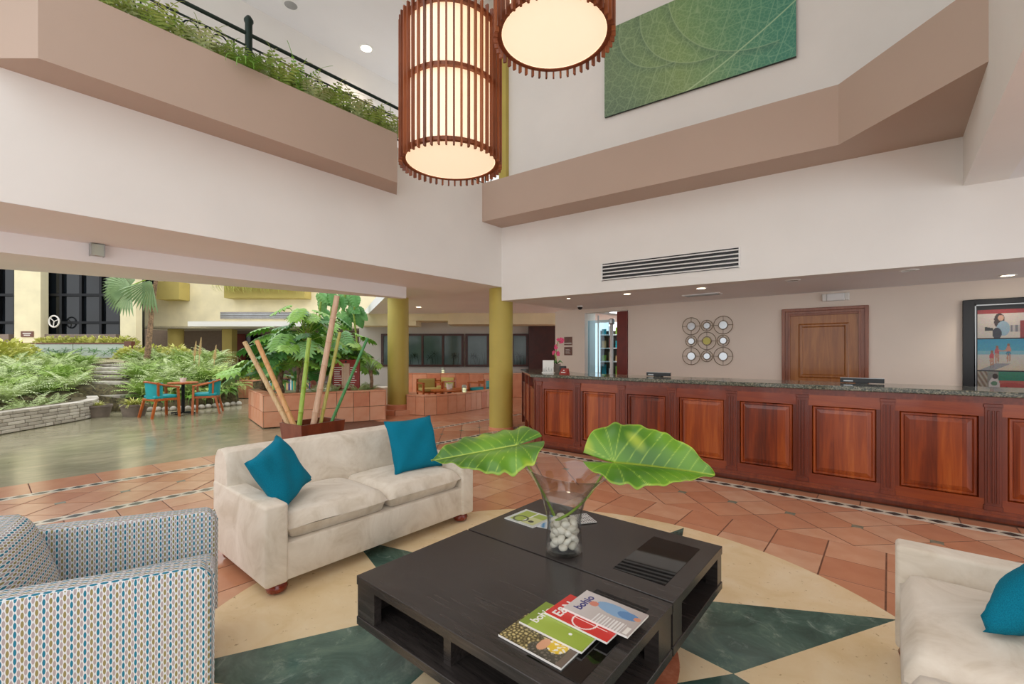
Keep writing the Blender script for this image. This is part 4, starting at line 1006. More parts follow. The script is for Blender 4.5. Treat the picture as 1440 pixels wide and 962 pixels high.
for mat, lab, l_, (u1, v1), r_ in (('bamboo_pale', 'pale straw bamboo pole leaning out furthest over the box edge', (-.155, -.238), (344, 481), .030), ('bamboo_orange', 'light orange bamboo pole leaning beside the pale straw one', (-.04, -.238), (361, 479), .030), ('bamboo_lime', 'lime green bamboo pole standing nearly upright in the box', (.085, -.235), (435, 475), .028), ('bamboo_pink', 'thick pinkish tan bamboo pole, tallest in the box', (.14, -.085), (474, 416), .037), ('bamboo_yellow', 'slim yellow green bamboo pole with dark joints next to the tallest', (.155, .0), (478, 467), .022), ('bamboo_green', 'dark green bamboo pole leaning towards the olive columns', (.165, .15), (517, 475), .020)):
    p0 = rim(*l_); p1 = at(u1, v1, p0.dot(FW) + .03); pole(lab, mat, p0 + (p0 - p1).normalized() * .16, p1, r_)   # foot pushed into the soil
# ================================================================ PLANTS
def fern_mesh(name, mat, seed, fronds=16, L=.6, up=65, lw=.16, pairs=15, hang=1.0, arc=None):
    rr = random.Random(seed); m = MB()
    for k in range(fronds):
        az = 2 * math.pi * (k + rr.uniform(-.3, .3)) / fronds if not arc else R(arc[0] + (arc[1] - arc[0]) * (k + .5) / fronds); el = R(up + rr.uniform(-22, 18)); ln = L * rr.uniform(.7, 1.1)
        d = Vector((math.cos(az), math.sin(az), 0)); p = Vector((0, 0, .01)) + d * .02; step = ln / pairs; e = el
        sd = Vector((-d.y, d.x, 0)); tw = rr.uniform(-.5, .5)
        for i in range(pairs):
            t = d * math.cos(e) + Vector((0, 0, 1)) * math.sin(e); q = p + t * step
            f = (i + .6) / pairs; w_ = lw * L * (math.sin(min(1, f * 1.15 + .12) * math.pi) ** .7) if f < .98 else .01
            nn = t.cross(sd).normalized()
            m.add([p - sd * .003, p + sd * .003, q + sd * .003, q - sd * .003], [(0, 1, 2, 3)])
            for s in (1, -1):
                b = p + t * step * .2; tip = b + sd * s * w_ + t * w_ * .45 - nn * (tw * s * .2) * w_ + Vector((0, 0, -.25 * w_))
                m.add([b, b + t * step * .45 + (tip - b) * .45 , tip, b - t * step * .25 + (tip - b) * .5], [(0, 1, 2, 3)])
            p = q; e -= (R(95) * hang) / pairs * (.6 + f)
    return m.mesh(name, mat)
def shrub_mesh(name, mat, seed, n=220, rx=.5, rz=.4, ll=.09, lw=.028):
    rr = random.Random(seed); m = MB()
    for k in range(n):
        a = rr.uniform(0, 6.283); rad = math.sqrt(rr.random()); z = rr.random() ** .7
        c = Vector((rx * rad * math.cos(a) * (1 - .5 * z), rx * rad * math.sin(a) * (1 - .5 * z), rz * z * (1 - .35 * rad)))
        d = Vector((math.cos(a) * (.4 + rad), math.sin(a) * (.4 + rad), rr.uniform(-.2, 1.1))).normalized(); s = d.orthogonal().normalized(); s = Matrix.Rotation(rr.uniform(0, 6.28), 3, d) @ s
        L_ = ll * rr.uniform(.7, 1.3); m.add([c, c + d * L_ * .5 + s * lw, c + d * L_, c + d * L_ * .5 - s * lw], [(0, 1, 2, 3)])
    for k in range(7):
        a = k * .9; m.tube([(0, 0, 0), (rx * .35 * math.cos(a), rx * .35 * math.sin(a), rz * .75)], [.008, .004], 4)
    return m.mesh(name, mat)
def grass_mesh(name, mat, seed, n=40, L=.4, w=.012, spread=1.0, arc=(0, 360)):
    rr = random.Random(seed); m = MB()
    for k in range(n):
        a = R(rr.uniform(*arc)); el = R(rr.uniform(35, 85)); ln = L * rr.uniform(.6, 1.1); d = Vector((math.cos(a), math.sin(a), 0)); s = Vector((-d.y, d.x, 0)); p = d * .03 * spread; pr_ = p; pts = []
        for i in range(6):
            pts.append((p.copy(), w * (1 - i / 5.5))); p = p + (d * math.cos(el) + Vector((0, 0, 1)) * math.sin(el)) * ln / 5; el -= R(20) * spread
        vs = []
        for q, ww in pts: vs += [q - s * ww, q + s * ww]
        m.add(vs, [(2 * i, 2 * i + 1, 2 * i + 3, 2 * i + 2) for i in range(5)])
    return m.mesh(name, mat)
rp = random.Random(77)
# ---- balcony planting and railing
FB = [fern_mesh('balcony_fern', 'fern_pale' if k == 1 else 'fern_green', 40 + k, 15, .46, 62, .21, 11, .95) for k in range(3)]
gb = 'ferns along the tan balcony'
for k in range(20):
    y = .12 + k * .18; x = -5.09 + rp.uniform(-.04, .05)
    tag(obj('balcony_fern', FB[k % 3], None, (x, y, 4.271), (0, 0, rp.uniform(0, 6)),), 'bright green fern growing along the tan balcony edge', 'fern', gb).scale = (rp.uniform(.8, 1.15),) * 3
tag(obj('balcony_fern', fern_mesh('tall_fern', 'leaf_bright', 60, 9, .5, 78, .11, 15, .7), None, (-5.05, 2.28, 4.271)), 'tall upright fern reaching above the balcony rail', 'fern')
tag(obj('balcony_fern', fern_mesh('trailing_fern', 'leaf_bright', 61, 7, .36, 30, .16, 13, 1.25, (-65, 65)), None, (-4.965, 1.72, 4.27)), 'fern trailing over the tan balcony edge beside the iron post', 'fern')
rl_ = thing('balcony_railing', 'dark green iron railing with scrolls behind the balcony ferns', 'railing', (-5.16, 0, 4.27))
MB().tube([(0, -.2, .49), (0, 3.9, .49)], .02, 8).build('top_rail', 'dark_green_iron', rl_, smooth='auto')
MB().bar((0, -.2, .36), (0, 3.9, .36), .015).build('mid_rail', 'dark_green_iron', rl_); MB().bar((0, -.2, .06), (0, 3.9, .06), .015).build('bottom_rail', 'dark_green_iron', rl_)
for y in (-.1, 1.82, 3.8): MB().lathe([(.035, 0), (.035, .60), (.045, .62), (.045, .64), (.02, .68), (.004, .69)], 14, (0, y, 0)).build('post', 'dark_green_iron', rl_, smooth='auto')
sc = MB().tube([(0, .085 * math.cos(R(a)), .21 + .13 * math.sin(R(a))) for a in range(0, 360, 24)], .008, 5, True); sc.tube([(0, .05 * math.cos(R(a)), .21 + .05 * math.sin(R(a))) for a in range(0, 360, 30)], .006, 4, True)
sc.bar((0, .12, .06), (0, .12, .36), .012); scm = sc.mesh('scroll', 'dark_green_iron')
for k in range(15): obj('scroll', scm, rl_, (0, .06 + k * .25, 0))
rl2_ = thing('balcony_railing', 'short stretch of dark iron railing at the upper corner beside the pendant', 'railing', (-5.42, 4.6, 4.3))
for z in (.4, .06): MB().bar((0, 0, z), (0, 1.3, z), .03).build('rail', 'dark_green_iron', rl2_)
for k in range(9): MB().bar((0, .05 + k * .15, .06), (0, .05 + k * .15, .4), .014).build('baluster', 'dark_green_iron', rl2_)

# ================================================================ COURTYARD
# raised bed: one mound of soil rising to the terrace
XM = [(6.4, -9.05), (7.2, -9.1), (7.95, -9.2), (8.7, -9.29), (9.35, -9.4), (9.85, -9.56), (10.3, -9.92), (10.75, -10.4), (10.95, -8.9), (11.3, -8.0), (12.4, -7.45), (12.9, -7.7), (13.7, -8.95), (16.2, -9.6), (17, -9.6)]
def xmax(D):
    for (a, b), (c, d) in zip(XM, XM[1:]):
        if a <= D <= c: return b + (d - b) * (D - a) / (c - a)
    return -9.3
def c01(x): return max(0, min(1, x))
def bed_h(X, D): f = c01((D - 10.4) / 4.6); return (.34 if X < -10.3 else .06 + .28 * c01((D - edge_d(X)) / 1.0)) + f ** 1.1 * .72 + .5 * c01((-9.8 - X) / 4) * (1 - f)
edge = [(-14.6, 7.6), (-12.3, 8.5), (-11.6, 9.15), (-10.6, 10.75), (-8.9, 10.95), (-8.0, 11.3), (-7.45, 12.4), (-6.0, 12.4)]
m = MB(); nx, nd = 26, 40
def edge_d(X):
    for (a, b), (c, d) in zip(edge, edge[1:]):
        if a <= X <= c: return b + (d - b) * (X - a) / (c - a)
    return edge[0][1] if X < edge[0][0] else edge[-1][1]
for i in range(nx + 1):
    for j in range(nd + 1):
        D = 6.4 + 9.75 * j / nd; q = xmax(D) - .2; X = -17 + (q + 17) * i / (nx - 1) if i < nx else q + .06; m.v.append(Vector((X, D, (bed_h(X, D) + .03 * math.sin(X * 5 + D * 3)) if i < nx else -.01)))
m.f = [(i * (nd + 1) + j, (i + 1) * (nd + 1) + j, (i + 1) * (nd + 1) + j + 1, i * (nd + 1) + j + 1) for i in range(nx) for j in range(nd)]
tag(m.build('garden_bed', 'soil', None, (0, 0, 0), yaw, smooth=True), 'dark soil of the raised courtyard garden bed', 'garden bed')
def bedpt(X, D, dz=0): p = far(X, D, bed_h(X, D) + dz); return p
# stone retaining wall of the bed at its near end
sw = thing('stone_planter_wall', 'low curved wall of stacked pale stones holding the fern bed', 'planter wall', (0, 0, 0))
path = [at(-60, 497, 7.2), at(5, 497, 7.95), at(60, 497, 8.70), at(100, 497, 9.35), at(121, 497, 9.85), at(126, 497, 10.3), at(124, 497, 10.9)]
for p in path: p.z = 0
def resample(pts, st):
    out = []; acc = 0; cur = pts[0].copy(); out.append(cur.copy())
    for a, b in zip(pts, pts[1:]):
        L = (b - a).length; t = st - acc
        while t <= L: out.append(a.lerp(b, t / L)); t += st
        acc = L - (t - st)
    return out
for row in range(6):
    q = resample(path, .012); s = rp.uniform(0, .1); i = int(s / .012)
    while i < len(q) - 4:
        ln = rp.uniform(.16, .34); j = min(len(q) - 1, i + int(ln / .012)); a, b = q[i], q[j]; c = (a + b) / 2; L = (b - a).length
        if L > .05: MB().box(-L / 2 + .004, L / 2 - .004, -.02 - rp.uniform(0, .022), .16, 0, .058).build('stone', 'stone_white', sw, (c.x, c.y, row * .064), math.atan2(b.y - a.y, b.x - a.x) + math.pi, bevel=.008, seg=1)
        i = j
core = MB(); q = resample(path, .1)
for a, b in zip(q, q[1:]):
    n_ = Vector((-(b - a).y, (b - a).x, 0)).normalized()
    core.prism([(a.x + n_.x * .05, a.y + n_.y * .05), (b.x + n_.x * .05, b.y + n_.y * .05), (b.x + n_.x * .3, b.y + n_.y * .3), (a.x + n_.x * .3, a.y + n_.y * .3)], 0, .36)
core.build('mortar_core', 'soil', sw)
# stone ledges climbing through the bed
for k in range(6):
    D = 11.2 + k * .62; X = ux(154 + k * 2, D); z = bed_h(X, D) - .03
    tag(MB().prism([(-.42 + rp.uniform(-.06, .06), -.16), (.42, -.2), (.46, .22), (-.36, .2)], 0, .09).build('stone_ledge', 'stone_white', None, far(X, D, z), yaw + rp.uniform(-.1, .1), bevel=.015, seg=1), 'rough pale stone ledge between the fern clumps, ' + ('lowest of the steps', 'second step up', 'third step up', 'fourth step up', 'fifth step up', 'topmost step below the glass parapet')[k], 'stone ledge', 'stone ledges in the bed')
# ferns
FG = [fern_mesh('garden_fern', 'fern_green' if k % 2 else 'fern_pale', 80 + k, 30, .95, 56, .13, 16, 1.0) for k in range(6)]
FL = [fern_mesh('drooping_fern', 'leaf_bright' if k == 0 else 'fern_green', 90 + k, 18, .55, 25, .15, 14, 1.15) for k in range(3)]
gA, gB = 'ferns behind the stone wall', 'ferns behind the teal chairs'
def put(mesh, X, D, s, label, cat, group, name='garden_fern', dz=0.):
    o = tag(obj(name, mesh, None, bedpt(X, D, dz), (0, 0, rp.uniform(0, 6.28))), label, cat, group); o.scale = (s * rp.uniform(.88, 1.12),) * 3; return o
taken = []
PALM = (ux(205, 14.2), 14.2)
def spread_out(ulo, uhi, dlo, dhi, ok):
    "a spot in the bed as far as possible from the clumps already planted, clear of palm trunk and ledges"
    best = None
    for _ in range(60):
        u = rp.uniform(ulo, uhi); D = rp.uniform(dlo, dhi); X = ux(u, D)
        if not ok(X, D) or math.hypot(X - PALM[0], D - PALM[1]) < .55 or (D > 10.9 and 150 - 420 / D < u < 160 + 420 / D): continue
        s_ = min([math.hypot(X - x, D - d) for x, d in taken] or [9])
        if best is None or s_ > best[0]: best = (s_, X, D)
    taken.append(best[1:]); return best[1:]
for k in range(64):
    X, D = spread_out(-45, 124, 8.0, 15.2, lambda X, D: X < xmax(D) - .55)
    put(FG[k % 6], X, D, rp.uniform(.7, 1.0), ('pale sage fern clump massed behind the low stone wall', 'fresh green fern clump massed behind the low stone wall')[k % 2], 'fern', gA + (', pale', ', green')[k % 2])
for k, (u, D) in enumerate(((12, 8.35), (48, 8.85), (57, 9.1), (85, 9.45), (100, 9.9), (30, 8.6), (-10, 8.1), (112, 10.3))):
    o = put(FL[k % 3], ux(u, D), D, .95, 'fern drooping over the top of the low stone wall', 'fern', gA, 'drooping_fern', .02)
for k in range(45):
    X, D = spread_out(178, 330, 11.3, 15.4, lambda X, D: X < xmax(D) - .5 and D > edge_d(X) + .5)
    put(FG[(k + 1) % 6], X, D, rp.uniform(.8, 1.1), ('arching fresh green fern massed behind the teal garden chairs', 'arching pale sage fern massed behind the teal garden chairs')[k % 2], 'fern', gB + (', green', ', pale')[k % 2])
for k in range(14):
    X = -9.25 + k * .125; D = edge_d(X) + .35 + .15 * (k % 3); put(FL[k % 3], X, D, 1.0, 'low drooping fern at the bed edge behind the teal garden chairs', 'fern', gB, 'drooping_fern')
# yellow-green shrubs: terrace hedge and pot plants
SY = [shrub_mesh('hedge_shrub', 'shrub_yellow', 120 + k, 260, .55, .5, .16, .035) for k in range(3)]
for k in range(9):
    u = 64 + k * 14.6; D = 16.84; tag(obj('terrace_shrub', SY[k % 3], None, far(ux(u, D), D, 1.62), rp.uniform(0, 6)), 'yellow-green leafy shrub on the terrace behind the frosted glass', 'shrub', 'terrace shrubs').scale = (.74, .74, .85)
for k, (u, D, s) in enumerate(((6, 13.2, 1.25), (27, 15.2, 1.15), (-22, 12.6, 1.25), (186, 15.6, 1.1), (216, 15.7, 1.15), (247, 15.5, 1.05))):
    put(SY[k % 3], ux(u, D), D, s, ('pale yellow-green bush rising at the terrace pillar' if u < 100 else 'straw coloured bush at the foot of the palm trunk'), 'shrub', 'pillar bushes' if u < 100 else 'palm bushes', 'garden_shrub', .2 if u < 100 else .1)
# plume grasses
for u, D, L_ in ((279, 13.2, .95), (272, 13.4, .7), (300, 13.0, .6)):
    t = tag(obj('plume_grass', None, None, bedpt(ux(u, D), D)), 'feathery pale plume standing above the ferns', 'grass plume', 'grass plumes')
    z1 = .55 + L_ * .55; MB().tube([(0, 0, 0), (.03, .02, z1 * .6), (.08, .05, z1)], [.012, .01, .004], 5).build('stalk', 'bamboo_pale', t)
    pm_ = MB()
    for q in range(90):
        f = q / 90; c = Vector((.03 + .05 * f, .02 + .03 * f, z1 * (.55 + .5 * f))); a = q * 2.4; d = Vector((math.cos(a), math.sin(a), .9)).normalized() * .1 * (1.1 - f); s_ = d.orthogonal().normalized() * .012; pm_.add([c - s_, c + s_, c + d], [(0, 1, 2)])
    pm_.build('plume', 'bamboo_pale', t)
# potted plants at the bed edge
GR = [grass_mesh('tuft', 'shrub_yellow', 140 + k, 46, .34, .016) for k in range(2)]
for k, (u, v, w_, lab) in enumerate(((138.5, 587.5, .235, 'round grey pot of low plants beside the end of the stone wall'), (188.5, 586, .25, 'broad grey pot of yellow-green grass beside the teal garden chair'))):
    D = 630 * 1.4 / (v - 497) + .2; p = at(u, 497, D); t = thing('potted_plant', lab, 'potted plant', (p.x, p.y, -.012))
    MB().lathe([(w_ * .78, 0), (w_ * .98, .22), (w_ * 1.04, .23), (w_ * 1.04, .27), (w_ * .94, .27), (w_ * .9, .2)], 28).build('pot', 'clay_pot', t, smooth='auto'); MB().lathe([(w_ * .88, .18), (w_ * .88, .225)], 20).build('soil', 'soil', t)
    for q in range(3): o = obj('grass_tuft', GR[q % 2], t, (rp.uniform(-.09, .09), rp.uniform(-.09, .09), .22), rp.uniform(0, 6)); o.scale = (.95,) * 3 if k else (.6,) * 3
# white stones along the bed edge
kerb = resample([far(-8.95, 10.86), far(-8.05, 11.16), far(-7.42, 12.28)], .155)
for k in range(15):
    tag(MB().lathe([(.03, 0), (.07, .015), (.074, .06), (.045, .10), (.01, .11)], 8).build('edging_stone', 'stone_white', None, (kerb[k].x, kerb[k].y, -.012), rp.uniform(0, 6), smooth=True), 'small white edging stone along the garden bed', 'stone', 'white edging stones')
# teal chairs and cafe table
def garden_chair(label, loc, rz):
    t = thing('garden_chair', label, 'chair', loc, rz, None)
    cw = .25
    for sx, z1, x1 in ((.22, .68, .22), (-.20, .46, -.27)):
        for sy in (-1, 1):
            MB().bar((x1 * 1.08, sy * (cw + .02), 0), (sx, sy * cw, .40 if sx < 0 else z1), .042).build('leg', 'chair_wood', t)
    MB().box(-.24, .25, -cw, cw, .37, .42).build('seat_frame', 'chair_wood', t, bevel=.006, seg=1)
    MB().box(-.22, .245, -cw + .01, cw - .01, .42, .49).build('seat_cushion', 'teal_vinyl', t, bevel=.025, smooth='auto')
    # tub back: curved panel and arm rail
    bk = MB(); rl_m = []
    for i in range(9):
        a = R(110 + 140 * i / 8); rl_m.append((a, Vector((.02 + .29 * math.cos(a), .27 * math.sin(a), 0))))
    vs = []; fs = []
    for a, p in rl_m:
        for z, k in ((.42, .96), (.77, 1.04)):
            for o_ in (1.0, .86): vs.append((.02 + (p.x - .02) * k * o_, p.y * k * o_, z))
    for i in range(8):
        b = i * 4; c = b + 4; fs += [(b, c, c + 2, b + 2), (b + 1, b + 3, c + 3, c + 1), (b + 2, c + 2, c + 3, b + 3), (b, b + 1, c + 1, c)]
    fs += [(0, 2, 3, 1), (32, 33, 35, 34)]
    bk.add(vs, fs).build('backrest', 'teal_vinyl', t, smooth='auto')
    rail = [(.24, -.27, .66), (.1, -.285, .68)] + [(.02 + .31 * math.cos(R(a)), .285 * math.sin(R(a)), .69 + .10 * max(0, -math.cos(R(a)))) for a in range(250, 109, -14)][::1] + [(.1, .285, .68), (.24, .27, .66)]
    MB().tube(rail, .022, 6).build('arm_rail', 'chair_wood', t, smooth='auto')
    for a in (125, 235): p = Vector((.02 + .3 * math.cos(R(a)), .275 * math.sin(R(a)), 0)); MB().bar((p.x * .95, p.y * .95, .40), (p.x * 1.05, p.y * 1.05, .78), .035).build('back_post', 'chair_wood', t)
    return t
c1 = at(226, 497, 9.98); c2 = at(291, 497, 10.6); tb = at(257.5, 497, 10.5)
def hd(a, b): d = b - a; return math.atan2(d.y, d.x)
garden_chair('teal and wood tub chair beside the round grey pots', (c1.x, c1.y, -.012), hd(c1, tb) - .25)
garden_chair('teal and wood tub chair across the cafe table, towards the tiled planter', (c2.x, c2.y, -.012), hd(c2, tb) + .25)
t = thing('cafe_table', 'small round cafe table on a black pedestal between the teal chairs', 'table', (tb.x, tb.y, -.012))
MB().lathe([(.29, .70), (.30, .71), (.30, .73), (.29, .74)], 32).build('table_top', 'chair_wood', t, smooth='auto'); MB().lathe([(.035, .03), (.035, .7)], 12).build('pedestal', 'black_metal', t, smooth='auto')
for k in range(4): a = R(45 + 90 * k); MB().bar((0, 0, .035), (.26 * math.cos(a), .26 * math.sin(a), .02), .05, .03).build('foot', 'black_metal', t)
t = thing('potted_plant', 'tiny white pot with a green sprig on the cafe table', 'potted plant', (tb.x, tb.y, .729)); MB().lathe([(.05, 0), (.07, .1)], 16).build('pot', 'tag_white', t); obj('sprig', grass_mesh('sprig', 'fern_green', 7, 24, .12, .008), t, (0, 0, .09))
# terrace with frosted glass parapet, pillars and dark glazing
TD = 16.2
struct(farbox(ux(-60, TD), ux(200, TD), TD, 24, 0, 1.2, 'floor_terrace', 'cream_stucco'))
pp = thing('glass_parapet', 'frosted glass parapet with etched plants between red-brown posts', 'parapet', (0, 0, 0), yaw)
for u0, u1 in ((26, 100), (101, 180)):
    g_ = MB().box(ux(u0, TD), ux(u1, TD), TD + .05, TD + .07, 1.22, vz(484, TD)).build('glass_panel', 'frosted_glass', pp)
    e = MB(); rr = random.Random(u0)
    for q in range(10):
        x = rr.uniform(ux(u0 + 4, TD), ux(u1 - 4, TD)); z = rr.uniform(1.35, 1.6)
        for s_ in range(6): an = R(s_ * 60 + rr.uniform(0, 50)); e.bar((x, TD + .045, z), (x + .2 * math.cos(an), TD + .045, z + .1 * math.sin(an)), .02, .006)
    e.build('etched_plants', 'leaf_dark', g_)
MB().box(ux(26, TD), ux(180, TD), TD + .03, TD + .09, vz(484, TD), vz(482, TD)).build('top_rail', 'plaque_brown', pp); MB().box(ux(40, TD), ux(160, TD), TD - .02, TD + .12, 1.2, 1.24).build('bottom_rail', 'plaque_brown', pp)
for u0, u1 in ((17, 27), (176, 186)): MB().box(ux(u0, TD), ux(u1, TD), TD - .05, TD + .12, 1.0, vz(480, TD)).build('post', 'plaque_brown', pp)
GD = 17.4
tag(farbox(ux(58, 16.4), ux(188, 16.4), 16.5, 17.15, 1.201, 1.62, 'terrace_trough', 'clay_pot'), 'long grey trough of shrubs behind the frosted glass parapet', 'planter')
def pillar(u0, u1, n): return struct(farbox(ux(u0, GD), ux(u1, GD), GD, GD + .3, 1.2, 6.2, 'wall_pillar_%d' % n, 'cream_stucco'))
pillar(20, 57, 1); pillar(169, 191, 2)
for n, (u0, u1) in enumerate(((-70, 20), (57, 169))):
    wn = obj('window_%d' % (6 + n), None, None, (0, 0, 0), yaw); struct(wn, 'dark glazed shop front with black frames behind the terrace')
    D = GD + .35; x0, x1 = ux(u0, D), ux(u1, D); W_ = x1 - x0
    cols_ = 4
    for i in range(cols_):
        for z0, z1 in ((3.75, 6.0), (2.65, 3.70), (1.2, 2.6)):
            MB().box(x0 + W_ * i / cols_ + .04, x0 + W_ * (i + 1) / cols_ - .04, D + .1, D + .13, z0, z1).build('pane', 'dark_window', wn)
    f = MB()
    for i in range(cols_ + 1): x = x0 + W_ * i / cols_; f.box(x - .05, x + .05, D, D + .12, 1.2, 6.0)
    for z in (2.62, 3.72): f.box(x0, x1, D - .01, D + .12, z - .05, z + .05)
    f.build('window_frame', 'black_metal', wn); MB().box(x0, x1, D - .2, D + .1, 1.8, 2.15).build('counter', 'taupe_paint', wn)
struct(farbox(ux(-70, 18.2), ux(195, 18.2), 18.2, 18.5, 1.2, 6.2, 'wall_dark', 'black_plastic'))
t = thing('pillar_sign', 'small red-brown sign with pale lettering on the cream terrace pillar', 'sign', far(ux(39, GD - .0), GD - .002, vz(470, GD)), yaw)
MB().box(-.24, .24, -.03, 0, -.11, .11).build('plate', 'plaque_brown', t)
for z, w_ in ((.03, .16), (-.04, .12)): MB().box(-w_, w_, -.034, -.029, z - .018, z + .018).build('text_line', 'print_white', t)
t = thing('exercise_wheel', 'white wheel of an exercise bicycle behind the dark glass', 'exercise bike', far(ux(76, 17.5), 17.5, vz(452, 17.5)), yaw)
MB().tube([(.2 * math.cos(R(a)), 0, .22 * math.sin(R(a))) for a in range(0, 360, 20)], .03, 5, True).build('rim', 'print_white', t)
for a in (20, 140, 260): MB().bar((0, 0, 0), (.2 * math.cos(R(a)), 0, .22 * math.sin(R(a))), .025).build('spoke', 'print_white', t)
# cream building across the court
BD = 20
wf = struct(farbox(ux(186, BD), ux(548, BD), BD, BD + .4, vz(462, BD), 6.5, 'wall_court', 'cream_stucco'))
struct(farbox(ux(186, 22), ux(560, 22), 22, 22.3, 0, 3, 'wall_arcade', 'taupe_paint')); struct(farbox(ux(186, BD), ux(560, BD), BD, 22, vz(462, BD), vz(459, BD), 'ceiling_arcade', 'grey_paint'))
for k, (u0, u1, v0, v1) in enumerate(((192, 204, 424, 398), (221, 253, 421, 396), (316, 429, 419, 400))):
    o = MB().box(ux(u0, BD - .6), ux(u1, BD - .6), BD - .65, BD - .01, vz(v0, BD - .6), vz(v1, BD - .6)).build('balcony_planter', 'olive_stucco', None, (0, 0, 0), yaw)
    tag(o, ('narrow olive balcony planter beside the cream pillar', 'short olive balcony planter behind the palm trunk', 'long olive balcony planter trailing grass on the cream building')[k], 'planter')
GT = [grass_mesh('trailing_grass', 'shrub_yellow', 160 + k, 44, 1.3, .03, 2.3, (215, 325)) for k in range(2)]
for k in range(9): u = 312 + k * 12; tag(obj('trailing_grass', GT[k % 2], None, far(ux(u + 10, BD - .6), BD - .6, vz(400, BD - .6)), yaw), 'grassy plant trailing over the long olive balcony planter', 'grass', 'balcony grasses')
for k, (x0_, x1_) in enumerate(((205, 219), (231, 238), (253, 262))):
    wn = struct(farbox(ux(x0_, BD), ux(x1_, BD), BD - .03, BD - .005, vz(402, BD), 6, 'window_%d' % (10 + k), 'dark_window'))
t = thing('wall_louvre', 'long grey louvre set in the cream building wall', 'louvre', (0, 0, 0), yaw)
MB().box(ux(310, BD), ux(434, BD), BD - .02, BD - .004, vz(448.5, BD), vz(439, BD)).build('frame', 'taupe_paint', t)
for k in range(4): z = vz(447.3 - k * 2.3, BD); MB().box(ux(311, BD), ux(433, BD), BD - .07, BD - .02, z - .02, z + .02).build('slat', 'steel', t)
tag(farbox(ux(264, 18.2), ux(470, 18.2), 18.2, BD - .02, vz(459, 18.2), vz(452, 18.2), 'entrance_canopy', 'white_paint'), 'flat white canopy projecting from the cream building', 'canopy')
for u0, u1, D, lab, m_ in ((238, 257, 20.6, 'yellow round column under the cream building behind the ferns', 1), (312, 326, 20.6, 'ochre square post under the cream building beside the dark doorway', 0)):
    if m_: tag(MB().lathe([(ux(u1, D) - ux((u0 + u1) / 2, D), 0), (ux(u1, D) - ux((u0 + u1) / 2, D), 2.6)], 24).build('arcade_column', 'olive_stucco', None, far(ux((u0 + u1) / 2, D), D, 0), smooth='auto'), lab, 'column')
    else: tag(farbox(ux(u0, D), ux(u1, D), D, D + .4, 0, 2.6, 'arcade_column', 'olive_stucco'), lab, 'column')
struct(farbox(ux(326, 21.9), ux(345, 21.9), 21.9, 21.99, 0, 2.35, 'door_3', 'door_red_brown')); struct(farbox(ux(345, 21.9), ux(450, 21.9), 21.92, 21.99, .9, 2.3, 'window_9', 'dark_window'))
# fan palm
PD = 14.2
pt_ = thing('fan_palm', 'fan palm with a slim ringed trunk and huge pleated leaves', 'palm', far(ux(205, PD), PD, bed_h(ux(205, PD), PD)))
B0 = far(ux(205, PD), PD, bed_h(ux(205, PD), PD)); top = at(220, 385, PD) - B0
pts = [Vector((0, 0, 0)).lerp(top, k / 16) + Vector((.04 * math.sin(k * .5), 0, 0)) for k in range(17)]; MB().tube(pts, [.085 - .0025 * k + .005 * (k % 2) for k in range(17)], 10).build('trunk', 'trunk', pt_, smooth=True)
def fan(name, c, d, n_, L_, span, par, folds=22):
    d = Vector(d).normalized(); n_ = Vector(n_); n_ = (n_ - d * n_.dot(d)).normalized(); y = n_.cross(d); m = MB()
    for k in range(folds):
        a0, a1 = R(-span / 2 + span * k / folds), R(-span / 2 + span * (k + 1) / folds); am = (a0 + a1) / 2
        f = lambda a, r_, z=0: Vector(c) + (d * math.cos(a) + y * math.sin(a)) * r_ + n_ * z
        m.add([f(a0, .05), f(am, L_ * .72, .04), f(a0 + .004, L_ * .74), f(am, L_ * .99, -.05), f(a1 - .004, L_ * .74), f(a1, .05)], [(0, 2, 1), (0, 1, 5), (2, 3, 1), (1, 3, 4), (5, 1, 4)])
    return m.build(name, 'palm_leaf', par)
fan('fan_leaf', at(184, 402, PD - .3) - B0, RT * -1 + Vector((0, 0, -.55)), FW * -1 + Vector((0, 0, .2)), 1.0, 150, pt_)
fan('fan_leaf', at(192, 392, PD - .2) - B0, RT * -.9 + Vector((0, 0, -.1)), FW * -1 + Vector((0, 0, .3)), 1.15, 110, pt_)
fan('fan_leaf', at(213, 394, PD - .35) - B0, RT * -.65 + Vector((0, 0, -1)), FW * -1 + RT * .3, 1.05, 80, pt_, 14)
fan('fan_leaf', at(222, 388, PD) - B0, RT * .8 + FW * .6 + Vector((0, 0, .5)), Vector((0, 0, 1)), 1.1, 120, pt_)
MB().tube([top * .98, at(184, 402, PD - .3) - B0], .02, 5).build('leaf_stalk', 'stem_green', pt_); MB().tube([top * .98, at(213, 394, PD - .35) - B0], .02, 5).build('leaf_stalk', 'stem_green', pt_)
